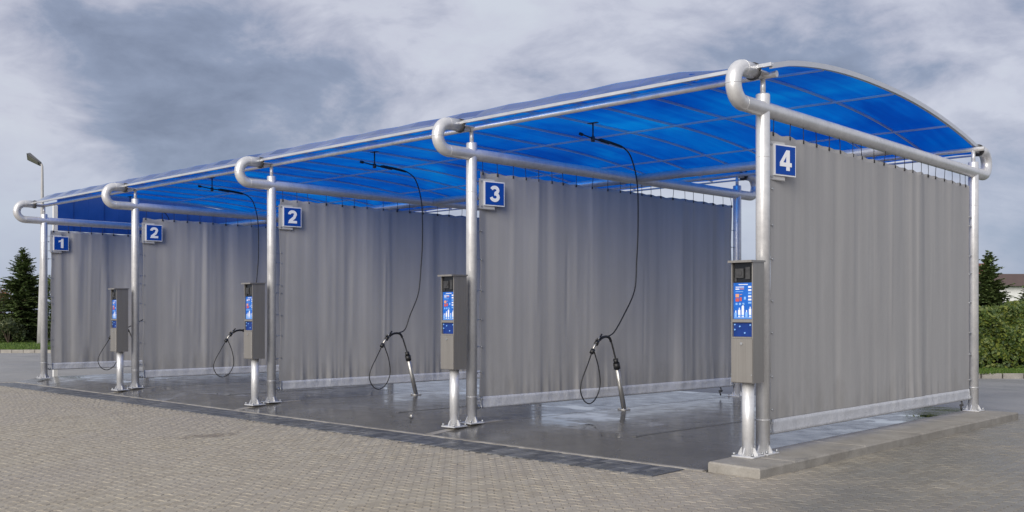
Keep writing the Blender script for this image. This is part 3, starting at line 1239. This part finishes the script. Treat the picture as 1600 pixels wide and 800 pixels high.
for i in range(5):
    ang = -math.atan(SK[i] / DEP)
    big = i == 4
    s = empty('number_sign', SIGN_LABEL[i], 'sign', tuple(frame_pt(i, 0.37, 3.30) + Vector((0.075, 0, 0))), (0, 0, ang - (0, 0.04, 0.08, 0.14, 0.22)[i]), 'number signs at the bays')
    h_ = 0.165
    m = MB()
    m.bbox(-0.012, -h_ - 0.09, -0.23, 0.0, 0.02, 0.21, 0.008)
    m.build('backing_plate', 'pale_grey_plate', s, (-0.02, 0, 0))
    for zz in (-0.19, 0.17):
        m = MB()
        m.tube([(-0.03, -0.30, zz), (-0.03, -0.20, zz)], 0.008, 8)
        m.tube([(-0.045, -0.215, zz), (-0.008, -0.215, zz)], 0.013, 8)
        m.build('fixing_bolt', 'galvanised', s)
    m = MB()
    m.box(-0.02, -h_ - 0.012, -h_ - 0.012, 0.0, h_ + 0.012, h_ + 0.012)
    m.build('border', 'white_plate', s)
    m = MB()
    m.box(0.0, -h_ + 0.004, -h_ + 0.004, 0.004, h_ - 0.004, h_ - 0.004)
    m.build('blue_face', 'sign_blue', s)
    numeral(NUM[i], 0.004, 0.0075).build('numeral', 'numeral_white', s)

# ------------------------------------------------------------------ payment terminals
TERM_LABEL = ['grey steel payment terminal, farthest and smallest, beside the far sign 2', 'grey steel payment terminal on a post left of the nearer sign 2',
              'grey steel payment terminal on a post left of the sign 3', 'grey steel payment terminal on the kerb at the right end, nearest']


def make_terminal():
    root = empty('payment_terminal')
    ped = MB()
    ped.tube([(0, 0, 0.02), (0, 0, 0.83)], 0.067, 24)
    po = ped.build('pedestal', 'stainless_tube', root)
    po.data.materials[0] = MATS['silver_paint']
    foot(po)
    W, D0, D1 = 0.130, -0.135, 0.115           # half width, front, back
    zt, zb = 2.12, 0.81
    m = MB()
    m.box(-W, D0 + 0.04, zb, W, D1, zt)       # body
    m.box(-W, D0, zb, W, D0 + 0.04, zt - 1.235 + 0.0)
    m.build('housing', 'brushed_steel', root)
    # side flanges round the recess, cross bar, sill
    m = MB()
    for s_ in (-1, 1):
        m.box(s_ * W - (0.013 if s_ > 0 else 0), D0, zt - 1.235, s_ * W + (0.013 if s_ < 0 else 0), D0 + 0.04, zt)
    m.box(-W + 0.0132, D0 + 0.002, zt - 0.655, W - 0.0132, D0 + 0.038, zt - 0.622)
    m.box(-W + 0.0132, D0 - 0.006, zt - 0.83, W - 0.0132, D0 + 0.038, zt - 0.812)
    m.build('frame', 'brushed_steel', root)
    m = MB()
    m.bbox(-W + 0.003, D0 - 0.012, zt - 1.305, W - 0.003, D0 + 0.0, zt - 0.832, 0.004)
    d = m.build('door', 'brushed_steel', root)
    k = MB()
    k.tube([(0, D0 - 0.010, zt - 0.885), (0, D0 - 0.022, zt - 0.885)], 0.015, 12)
    for sx in (-1, 1):
        k.tube([(sx * 0.12, D0 - 0.010, zt - 1.22), (sx * 0.12, D0 - 0.016, zt - 1.22)], 0.007, 8)
    k.build('lock', 'galvanised', d)
    m = MB()
    m.prism([(D0 - 0.055, zt - 0.012), (D0 - 0.055, zt + 0.012), (D1 + 0.012, zt + 0.018), (D1 + 0.012, zt)], 'x', -W - 0.012, W + 0.012)
    m.build('hood', 'brushed_steel', root)
    f0 = D0 + 0.04
    m = MB()
    m.box(-W + 0.0132, f0 - 0.012, zt - 0.225, W - 0.0132, f0 - 0.001, zt - 0.004)
    disp_ = m.build('display', 'display_black', root)
    m = MB()
    m.mat = 0
    # coin intake and round lens in the shade of the hood
    m.box(-0.085, f0 - 0.035, zt - 0.175, 0.015, f0 - 0.012, zt - 0.075)
    m.tube([(-0.035, f0 - 0.035, zt - 0.125), (-0.035, f0 - 0.042, zt - 0.125)], 0.030, 14)
    m.box(0.035, f0 - 0.03, zt - 0.19, 0.09, f0 - 0.012, zt - 0.06)
    m.box(-0.10, f0 - 0.02, zt - 0.215, -0.075, f0 - 0.012, zt - 0.17)
    m.build('coin_intake', 'dark_steel', disp_)
    m = MB()
    m.box(-W + 0.0132, f0 - 0.012, zt - 0.620, W - 0.0132, f0 - 0.001, zt - 0.228)
    pan = m.build('price_panel', 'panel_blue', root)
    pr = MB()
    y0 = f0 - 0.0145
    rr = random.Random(3)

    def q(x0, z0, x1, z1, mi):
        pr.mat = mi
        pr.box(x0 * 0.92, y0, zt - z1, x1 * 0.92, f0 - 0.012, zt - z0)
    q(-0.06, 0.243, 0.06, 0.251, 0)
    q(-0.10, 0.270, 0.01, 0.278, 0)
    q(-0.10, 0.290, -0.05, 0.302, 0)
    q(-0.04, 0.290, 0.01, 0.298, 3)
    q(-0.10, 0.320, 0.00, 0.326, 1)
    for k in range(6):
        q(0.065, 0.265 + k * 0.034, 0.105, 0.265 + k * 0.034 + 0.019, 0 if k % 3 != 2 else 1)
    q(-0.10, 0.348, -0.055, 0.385, 3)
    q(-0.10, 0.395, -0.055, 0.430, 2)
    q(-0.045, 0.385, -0.020, 0.425, 2)
    q(-0.045, 0.352, -0.015, 0.358, 3)
    q(0.01, 0.38, 0.035, 0.41, 1)
    for k in range(3):
        q(-0.10 + k * 0.045, 0.445, -0.075 + k * 0.045, 0.468, 1)
    for k in range(5):
        a_ = -0.118 + k * 0.047
        hh = (0.05, 0.08, 0.12, 0.055, 0.09)[k]
        q(a_ + 0.004, 0.600 - hh, a_ + 0.034, 0.600, 0 if k in (1, 2, 4) else 1)
        q(a_ + 0.015, 0.600 - hh - 0.022, a_ + 0.027, 0.600 - hh, 0)
        pr.mat = 1
        pr.box((a_ + 0.005) * 0.92, y0 - 0.0012, zt - 0.59, (a_ + 0.033) * 0.92, y0, zt - 0.575)
    q(-0.12, 0.604, 0.12, 0.612, 1)
    pg = pr.build('printed_graphics', ['print_white', 'print_sky', 'print_red', 'print_orange'], pan)
    pg['kind'] = 'stuff'
    m = MB()
    m.box(-W + 0.0132, f0 - 0.008, zt - 0.810, W - 0.0132, f0 - 0.001, zt - 0.657)
    kb = m.build('button_panel', 'panel_navy', root)
    m = MB()
    for a_, b_ in ((-0.10, 0.680), (-0.10, 0.735), (0.085, 0.685), (0.02, 0.77), (-0.04, 0.70)):
        m.tube([(a_, f0 - 0.008, zt - b_), (a_, f0 - 0.018, zt - b_)], 0.009, 10)
    m.build('button', 'print_sky', kb)
    return root


term = make_terminal()
for q_, i in enumerate((1, 2, 3, 4)):
    o = term if q_ == 3 else copy_tree(term)
    if q_ == 3:
        o = term
    p = frame_pt(i, -0.325, 0)
    z = 0.003 if i == 4 else floor_z(-0.33, front_y(FX[i])) * 0.55
    o.location = (p.x + 0.005, p.y, z)
    o.rotation_euler = (0, 0, 0)
    tag(o, TERM_LABEL[q_], 'payment terminal', 'payment terminals at the bays')

# ------------------------------------------------------------------ spray lances, hoses, overhead booms
def curve(pts, n=8):
    """Catmull-Rom through the points"""
    P = [Vector(p) for p in pts]
    P = [P[0] * 2 - P[1]] + P + [P[-1] * 2 - P[-2]]
    out = []
    for k in range(1, len(P) - 2):
        for s in range(n):
            u = s / n
            a_, b_, c_, d_ = P[k - 1], P[k], P[k + 1], P[k + 2]
            out.append(0.5 * ((2 * b_) + (c_ - a_) * u + (2 * a_ - 5 * b_ + 4 * c_ - d_) * u * u + (3 * b_ - a_ - 3 * c_ + d_) * u ** 3))
    out.append(P[-2])
    return out


LAN = {'nearest': ('nearest bay in front of the curtain with sign 3', -4.10, 3.082, 3.48),
       'second': ('bay in front of the curtain with the nearer sign 2', -8.80, 2.782, 2.95),
       'third': ('bay behind the terminal beside the nearer sign 2', -14.10, 2.74, 2.73),
       'last': ('farthest bay behind the farthest terminal', -18.75, 2.30, 3.15)}
WHERE = [('slanted steel lance holder on the floor of the nearest bay', 'black spray lance and looped hose before the curtain of sign 3', 'black ceiling boom with hose above the nearest bay'),
         ('slanted steel lance holder on the floor right of the nearer sign 2', 'black spray lance and looped hose before the curtain of the nearer sign 2', 'black ceiling boom with hose left of the sign 3'),
         ('slanted steel lance holder hidden behind the terminal of the nearer sign 2', 'spray lance and hose loop beside the terminal of the nearer sign 2', 'black ceiling boom with hose left of the nearer sign 2'),
         ('slanted steel lance holder in the farthest bay behind its terminal', 'spray lance and hose loop behind the farthest terminal', 'black ceiling boom over the farthest bay')]


def wash_set(q, bx, by, hy):
    s = (0.96, 0.94, 0.92, 0.92)[q]
    # holder: tube leaning towards the front of the bay
    if q >= 2:
        h = None            # behind the terminals, out of sight
    else:
      h = empty('lance_holder', WHERE[q][0], 'lance holder', (bx, by, 0.0), (0, 0, 0), 'lance holders on the bay floors')
      m = MB()
      m.tube([(0, 0, 0), (0, 0, 0.014)], 0.105, 20)
      for k in range(4):
          an = k * PI / 2 + 0.5
          m.tube([(0.08 * math.cos(an), 0.08 * math.sin(an), 0.012), (0.08 * math.cos(an), 0.08 * math.sin(an), 0.03)], 0.010, 6)
      m.build('flange', 'stainless_tube', h)
      m = MB()
      m.tube([(0, 0, 0.012), (0, -0.205, 0.735)], 0.040, 18)
      m.build('tube', 'stainless_tube', h)
      m = MB()
      m.tube([(0, -0.188, 0.675), (0, -0.214, 0.77)], 0.054, 16)
      m.tube([(0, -0.214, 0.77), (0, -0.232, 0.835)], 0.041, 16)
      m.build('rubber_sleeve', 'black_rubber', h)
    # lance: rod in the holder, bent over to a gun, with a hose loop
    l = empty('spray_lance', WHERE[q][1], 'spray lance', (bx, by - 0.232, 0.83), (0, 0, 0), 'spray lances in the bays')
    o_ = Vector((0, 0.232, -0.83))
    m = MB()
    rod = [(0, -0.15, 0.55), (0, -0.235, 0.85), (0, -0.33, 1.08), (0, -0.385, 1.165)]
    m.tube([Vector(p) + o_ for p in rod], 0.0145, 8)
    m.build('rod', 'dark_steel', l)
    m = MB()
    bend = [(0, -0.355, 1.12), (0, -0.40, 1.18), (0.01, -0.50, 1.20), (0.01, -0.60, 1.185), (0, -0.68, 1.14)]
    m.tube(curve([Vector(p) + o_ for p in bend], 5), 0.021, 10)
    m.build('gun_body', 'black_rubber', l)
    m = MB()
    m.tube([Vector((0, -0.66, 1.155)) + o_, Vector((0, -0.76, 1.09)) + o_, Vector((0, -0.84, 0.99)) + o_], 0.019, 10)
    m.tube([Vector((0.03, -0.70, 1.20)) + o_, Vector((0.0, -0.73, 1.12)) + o_], 0.012, 8)
    m.build('gun_barrel', 'stainless_tube', l)
    m = MB()
    for yy, zz in ((-0.735, 1.105), (-0.845, 0.975)):
        a_ = Vector((0, yy, zz)) + o_
        d = Vector((0, -0.62, -0.78)) * 0.035
        m.tube([a_ - d, a_ + d], 0.036, 12)
    m.tube([Vector((0.015, -0.62, 1.24)) + o_, Vector((0.015, -0.66, 1.20)) + o_, Vector((0.01, -0.76, 1.15)) + o_], 0.014, 8)
    m.build('grip', 'black_rubber', l)
    m = MB()
    loop = [(0, -0.86, 0.955), (0.02, -1.00, 0.76), (0.02, -1.13, 0.55), (0.02, -1.17, 0.38), (0.02, -1.08, 0.22), (0.02, -0.93, 0.165), (0.02, -0.77, 0.25), (0.02, -0.67, 0.45), (0.01, -0.70, 0.72), (0, -0.78, 0.93), (0, -0.82, 1.0)]
    m.tube(curve([Vector(p) + o_ for p in loop], 6), 0.0095, 8)
    m.build('loop_hose', 'black_rubber', l)
    # boom under the roof, its hose coming down to the gun
    b = empty('ceiling_boom', WHERE[q][2], 'boom', (bx - 0.06, hy - 1.15, 4.48), (0, 0, 0), 'ceiling booms over the bays')
    zc = arch_z(hy - 1.15) + 0.06
    m = MB()
    m.box(-0.09, -0.03, zc - 0.08 - 4.48, 0.09, 0.03, zc - 0.069 - 4.48)
    m.tube([(0, 0, zc - 0.08 - 4.48), (0, 0, -0.20)], 0.013, 10)
    m.tube([(0, 0, -0.12), (0, 0, -0.20)], 0.032, 12)
    m.build('pivot', 'dark_steel', b)
    m = MB()
    m.tube([(0, -0.30, -0.12), (0, 0, -0.15), (0, 0.45, -0.165), (0, 0.78, -0.19)], [0.010, 0.013, 0.013, 0.013], 8)
    m.tube([(0, -0.33, -0.12), (0, -0.27, -0.125)], 0.026, 8)
    m.tube([(0, 0.16, -0.15), (0, 0.42, -0.168)], 0.023, 8)
    m.build('arm', 'black_rubber', b)
    m = MB()
    o2 = Vector((bx - 0.06, hy - 1.15, 4.48))
    gz = Vector((bx + 0.01, by - 0.46, 1.20))
    hose = [o2 + Vector((0, 0.2, -0.13)), o2 + Vector((0, 0.55, -0.15)), o2 + Vector((0, 0.82, -0.19)), o2 + Vector((0.01, 1.03, -0.34)),
            Vector((bx, hy - 0.02, 3.70)), Vector((bx, hy + 0.0, 3.0)), Vector((bx, hy - 0.04, 2.45)), Vector((bx + 0.02, hy - 0.13, 1.95)),
            Vector((bx + 0.03, (hy - 0.13) * 0.55 + gz.y * 0.45, 1.53)), Vector((bx + 0.02, gz.y + 0.16, 1.27)), gz]
    m.tube([p - o2 for p in curve(hose, 7)], 0.0115, 8)
    m.build('hose', 'black_rubber', b)


for q, key in enumerate(('nearest', 'second', 'third', 'last')):
    _, bx, by, hy = LAN[key]
    wash_set(q, bx, by, hy)

# ------------------------------------------------------------------ end wall beyond the farthest bay
wall = empty('end_wall', 'white end wall with deep blue fascia beyond the farthest bay', 'wall', (-20.3, 0.7, 0), (0, 0, -0.067))
m = MB()
WL = 7.2
m.box(-0.09, 0, -0.12, 0.0, 0.10, 4.36)
for yy in (2.4, 4.8, WL - 0.1):
    m.box(-0.09, yy, -0.12, 0.0, yy + 0.1, 3.70)
m.build('post', 'white_wall', wall)
m = MB()
m.box(-0.07, 0.10, 0.42, -0.02, WL, 3.70)
m.build('panel', 'white_wall', wall)
nS = 18
for k in range(nS):
    a_, b_ = 0.102 + (WL - 0.1) * k / nS, 0.102 + (WL - 0.1) * (k + 1) / nS - 0.004
    z0_, z1_ = arch_z(min(7.1, a_ + 0.72)) + 0.13, arch_z(min(7.1, b_ + 0.72)) + 0.13
    if k == 0:
        wm = MB()
    m = MB()
    m.prism([(a_, 3.72), (b_, 3.72), (b_, z1_), (a_, z0_)], 'x', -0.075, -0.005 - 0.012 * (k % 2))
    m.build('cladding_sheet', 'cladding_blue', wall)

# ------------------------------------------------------------------ lawn, its kerb, trees
def at(px, Z):
    """world x, y of the ground point seen at photo column px at distance Z"""
    X = (px - 800) / 1520 * Z
    return (CAMX + X * math.cos(YAW) - Z * math.sin(YAW), CAMY + X * math.sin(YAW) + Z * math.cos(YAW))


kp = [at(-900, 44), at(-300, 42.5), at(110, 42), at(500, 38), at(1000, 30), at(1400, 25.6), at(1700, 25), at(2300, 25), at(3000, 27)]
far = [at(9000, 1200), at(-9000, 1200)]
lawn_m = MB()
pts = kp + far
lawn_m.add([(x, y, 0.01) for x, y in pts], [tuple(range(len(pts)))])
lawn = lawn_m.build('lawn', 'lawn')
lawn['kind'] = 'structure'
lk = empty('lawn_kerb')
lk['kind'] = 'structure'
lk.location = (kp[5][0], kp[5][1], GZ)
ksm = MB()
ksm.bbox(-0.247, -0.09, -0.1, 0.247, 0.09, 0.135, 0.012)
ks_mesh = ksm.mesh('kerb_stone', 'dry_concrete')
for (xa, ya), (xb, yb_) in zip(kp[:-1], kp[1:]):
    L = math.hypot(xb - xa, yb_ - ya)
    an = math.atan2(yb_ - ya, xb - xa)
    n = int(L / 0.5)
    for k in range(n):
        u = (k + 0.5) / n
        x, y = xa + (xb - xa) * u, ya + (yb_ - ya) * u
        X, Z = project(x, y, 0)
        pxx = 800 + 1520 * X / Z
        if not (-120 < pxx < 220 or 1380 < pxx < 1760):
            continue
        obj('kerb_stone', ks_mesh, lk, (x - lk.location.x, y - lk.location.y, rng.uniform(-0.006, 0.006)), (0, 0, an + rng.gauss(0, 0.004)))

gm_ = MB()
gr = random.Random(9)
for lo, hi, Za, Zb, n in ((-60, 130, 42.2, 62, 14000), (1480, 1680, 25.2, 29, 9000)):
    for _ in range(n):
        x, y = at(gr.uniform(lo, hi), Za + (Zb - Za) * gr.random() ** 1.5)
        h_ = gr.uniform(0.03, 0.09)
        an = gr.uniform(0, 6.28)
        w_ = gr.uniform(0.008, 0.02)
        lx, ly = gr.gauss(0, 0.03), gr.gauss(0, 0.03)
        gm_.add([(x - w_ * math.cos(an), y - w_ * math.sin(an), 0.008), (x + w_ * math.cos(an), y + w_ * math.sin(an), 0.008), (x + lx, y + ly, 0.01 + h_)], [(0, 1, 2)])
go = gm_.build('grass', 'grass_blade')
go['kind'] = 'stuff'


def spruce(x, y, H, Rb, label, seed, dens=1.0, z0=0.0, group='spruce trees on the lawn'):
    r_ = random.Random(seed)
    root = empty('spruce_tree', label, 'tree', (x, y, z0), (0, 0, r_.uniform(0, 6)), group)
    m = MB()
    m.tube([(0, 0, -0.1), (0.02, 0, H * 0.5), (0, 0.01, H * 0.97)], [0.035 * H / 2.2, 0.02 * H / 2.2, 0.004], 8)
    m.build('trunk', 'tree_bark', root)
    m = MB()
    limbs = MB()
    z = 0.12
    while z < H * 0.99:
        u = z / H
        rad = Rb * (1 - u) ** 0.85 * r_.uniform(0.82, 1.12) + 0.03
        nb = max(4, int((5 + 6 * (1 - u)) * dens))
        for b_ in range(nb):
            an = r_.uniform(0, 6.283)
            L = rad * r_.uniform(0.7, 1.15)
            rise = r_.uniform(-0.15, 0.20) + u * 0.5
            d = Vector((math.cos(an), math.sin(an), rise))
            zz = z + r_.uniform(-0.1, 0.1)
            base = Vector((0, 0, zz))
            tip = base + d * L + Vector((0, 0, -0.10 * L * L * (1 - u)))
            if L > 0.3 and b_ % 2 == 0:
                limbs.tube([base, (base + tip) / 2 + Vector((0, 0, 0.02)), tip], [0.012, 0.008, 0.003], 4, False)
            side = Vector((-math.sin(an), math.cos(an), 0))
            ns = max(4, int(L / 0.055 * dens))
            for s in range(ns):
                t_ = 0.12 + 0.9 * (s + r_.random()) / ns
                p = base.lerp(tip, t_) + Vector((0, 0, 0.05 * math.sin(t_ * PI) * L))
                wd = (1.06 - t_) * 0.34 * min(L, 0.9) + 0.05
                for sg in (-1, 1):
                    l_ = wd * r_.uniform(0.55, 1.2)
                    dd = (side * sg * r_.uniform(0.6, 1.1) + d * r_.uniform(0.35, 0.9) + Vector((0, 0, r_.uniform(-0.45, 0.15)))).normalized()
                    up = Vector((r_.gauss(0, 0.4), r_.gauss(0, 0.4), 1)).normalized()
                    nn = dd.cross(up).normalized() * (0.024 + 0.026 * r_.random())
                    q0 = p + dd * l_
                    m.add([p - nn * 0.5, p + dd * l_ * 0.5 - nn, q0, p + dd * l_ * 0.5 + nn, p + nn * 0.5], [(0, 1, 2, 3, 4)])
        z += (0.10 + 0.06 * (1 - u)) * H / 4.2
    m.build('crown', 'needle_green', root)
    limbs.build('branches', 'tree_bark', root)
    return root


x, y = at(36, 55)
spruce(x, y, 5.35, 2.35, 'tall dark green spruce on the lawn at the left edge', 11, 2.3)
x, y = at(1545, 29.5)
spruce(x, y, 3.42, 1.3, 'young spruce rising above the hedge beside the right-hand post', 12, 2.1)
x, y = at(1612, 30)
spruce(x, y, 2.7, 0.95, 'small spruce above the hedge at the right edge, before the white house', 13, 2.1)


def bush(x, y, H, W, label, seed, mat, n=2600, leaf=0.07, name='shrub', group='shrubs on the lawn'):
    r_ = random.Random(seed)
    root = empty(name, label, 'shrub', (x, y, 0), (0, 0, 0), group)
    lobes = [(Vector((r_.gauss(0, W * 0.28), r_.gauss(0, W * 0.28), H * r_.uniform(0.3, 0.75))), r_.uniform(0.25, 0.42) * W) for _ in range(9)]
    st = MB()
    for c_, rr_ in lobes:
        st.tube([(0, 0, -0.05), (c_.x * 0.5, c_.y * 0.5, c_.z * 0.6), tuple(c_)], [0.03, 0.02, 0.008], 5, False)
    st.build('stems', 'tree_bark', root)
    m = MB()
    for _ in range(n):
        c_, rr_ = r_.choice(lobes)
        d = Vector((r_.gauss(0, 1), r_.gauss(0, 1), r_.gauss(0, 1))).normalized()
        p = c_ + d * rr_ * (r_.random() ** 0.4) * r_.uniform(0.8, 1.15)
        if p.z < 0.05:
            continue
        a_ = (d + Vector((r_.gauss(0, .5), r_.gauss(0, .5), r_.gauss(0, .5)))).normalized()
        b_ = a_.cross(Vector((r_.gauss(0, 1), r_.gauss(0, 1), r_.gauss(0, 1)))).normalized()
        c2 = a_.cross(b_)
        l_ = leaf * r_.uniform(0.6, 1.3)
        m.add([p - b_ * l_, p + c2 * l_ * 0.5, p + b_ * l_, p - c2 * l_ * 0.5], [(0, 1, 2, 3)])
    m.build('foliage', mat, root)
    return root


x, y = at(2, 60)
bush(x, y, 3.5, 2.4, 'rust and green shrub left of the tall spruce', 21, 'rust_leaf', 3200, 0.09)
x, y = at(-40, 58)
bush(x, y, 3.2, 2.6, 'olive shrub at the far left beside the rusty shrub', 22, 'shrub_leaf', 3000, 0.09)
x, y = at(14, 53)
bush(x, y, 1.5, 1.5, 'low grey green shrub at the foot of the tall spruce', 23, 'shrub_leaf', 1600, 0.07)
x, y = at(80, 62)
bush(x, y, 4.6, 2.6, 'green shrub seen between the leftmost post and its curtain', 24, 'hedge_leaf', 4200, 0.09)

# clipped hedge on the right
hx0, hy0 = at(1440, 27.2)
hedge = empty('hedge', 'clipped green hedge on the lawn behind the right-hand post', 'hedge', (hx0, hy0, 0), (0, 0, YAW))
r_ = random.Random(31)
HLEN, HD, HH = 7.2, 1.5, 1.80
m = MB()
for _ in range(30000):
    face = r_.random()
    if face < 0.55:
        p = Vector((r_.uniform(0, HLEN), abs(r_.gauss(0, 0.10)), HH * r_.random()))
    elif face < 0.8:
        p = Vector((r_.uniform(0, HLEN), r_.uniform(0, HD), HH - abs(r_.gauss(0, 0.09))))
    else:
        p = Vector((r_.uniform(0, HLEN), r_.uniform(0, HD), HH * r_.random()))
    top = HH + 0.09 * math.sin(p.x * 2.3) + 0.06 * math.sin(p.x * 5.9 + 1)
    p.z *= top / HH
    p.y += 0.11 * math.sin(p.x * 3.1 + 2.2 * math.sin(p.z * 2.5)) + 0.07 * math.sin(p.z * 6.5 + p.x * 4.2) + 0.06 * math.sin(p.x * 9.0 + p.z * 8)
    if p.z < 0.32 and r_.random() < 0.75:
        continue
    a_ = Vector((r_.gauss(0, .6), -1 + r_.gauss(0, .6), r_.gauss(0.5, .6))).normalized()
    b_ = a_.cross(Vector((r_.gauss(0, 1), r_.gauss(0, 1), r_.gauss(0, 1)))).normalized()
    c2 = a_.cross(b_)
    l_ = 0.055 * r_.uniform(0.6, 1.5)
    m.add([p - b_ * l_, p + c2 * l_ * 0.55, p + b_ * l_, p - c2 * l_ * 0.55], [(0, 1, 2, 3)])
m.build('foliage', 'hedge_leaf', hedge)
m = MB()
for k in range(40):
    xx = HLEN * (k + 0.5) / 40 + r_.gauss(0, 0.04)
    yy = 0.35 + r_.random() * 0.6
    m.tube([(xx, yy, -0.05), (xx + r_.gauss(0, .08), yy, 0.8), (xx + r_.gauss(0, .12), yy - 0.1, 1.5)], [0.022, 0.015, 0.006], 5, False)
m.build('stems', 'tree_bark', hedge)

# ------------------------------------------------------------------ street lamp
lx, ly = at(66, 52)
lamp = empty('street_lamp', 'tall grey street lamp rising behind the leftmost post', 'street lamp', (lx, ly, 0), (0, 0, YAW))
m = MB()
m.tube([(0, 0, -0.1), (0, 0, 2.0), (0, 0, 4.5), (0, 0, 9.2), (0, 0, 9.45)] + [(-0.16 * (1 - math.cos(a_)), 0, 9.45 + 0.22 * math.sin(a_)) for a_ in (0.4, 0.8, 1.2, 1.45)], [0.27, 0.20, 0.12, 0.062, 0.055, 0.05, 0.05, 0.05, 0.045], 14)
m.build('pole', 'concrete_pole', lamp)
T = Matrix.Translation((-0.18, 0, 9.68)) @ Matrix.Rotation(R(30), 4, 'Y') @ Matrix.Rotation(R(-38), 4, 'X') @ Matrix.Scale(1.12, 4)
m = MB()
vs = [(0.10, -0.14, -0.05), (0.10, 0.14, -0.05), (-0.62, 0.24, -0.05), (-0.62, -0.24, -0.05), (0.12, -0.08, 0.04), (0.12, 0.08, 0.07), (-0.55, 0.20, 0.11), (-0.55, -0.20, 0.11)]
m.add([T @ Vector(p) for p in vs], [(0, 1, 2, 3), (7, 6, 5, 4), (0, 4, 5, 1), (1, 5, 6, 2), (2, 6, 7, 3), (3, 7, 4, 0)])
head = m.build('head', 'lamp_grey', lamp)
m = MB()
vs = [(0.0, -0.09, -0.052), (0.0, 0.09, -0.052), (-0.54, 0.16, -0.052), (-0.54, -0.16, -0.052)]
m.add([T @ Vector(p) for p in vs] + [T @ (Vector(p) + Vector((0, 0, -0.02))) for p in vs], [(4, 5, 6, 7), (0, 1, 5, 4), (1, 2, 6, 5), (2, 3, 7, 6), (3, 0, 4, 7)])
m.build('lens', 'lamp_lens', head)

# ------------------------------------------------------------------ house beyond the hedge
hx, hy = at(1660, 64)
house = empty('house', 'white house with a brown roof far behind the hedge', 'house', (hx, hy, 0), (0, 0, YAW + 0.04))
m = MB()
m.box(-5.6, 0, -0.1, 9, 8, 3.42)
m.build('wall', 'white_wall', house)
m = MB()
m.prism([(-0.45, 3.425), (8.45, 3.425), (5.2, 4.35), (2.8, 4.35)], 'x', -6.0, 9.4)
rf = m.build('roof', 'roof_brown', house)
m = MB()
m.box(-4.25, 2.6, 3.9, -3.7, 3.2, 4.95)
m.box(-4.3, 2.55, 4.95, -3.65, 3.25, 5.05)
m.build('chimney', 'brick_red', rf)
for k in range(4):
    a_ = -4.2 + k * 3.2
    m = MB()
    m.box(a_ - 0.06, -0.05, 1.0, a_ + 1.36, 0.02, 1.06)
    m.box(a_ - 0.06, -0.05, 2.3, a_ + 1.36, 0.02, 2.36)
    for xx in (a_ - 0.06, a_ + 0.62, a_ + 1.30):
        m.box(xx, -0.05, 1.06, xx + 0.06, 0.02, 2.3)
    wf = m.build('window', 'white_plate', house)
    m = MB()
    m.box(a_, -0.02, 1.06, a_ + 1.3, 0.01, 2.3)
    m.build('pane', 'window_glass', wf)
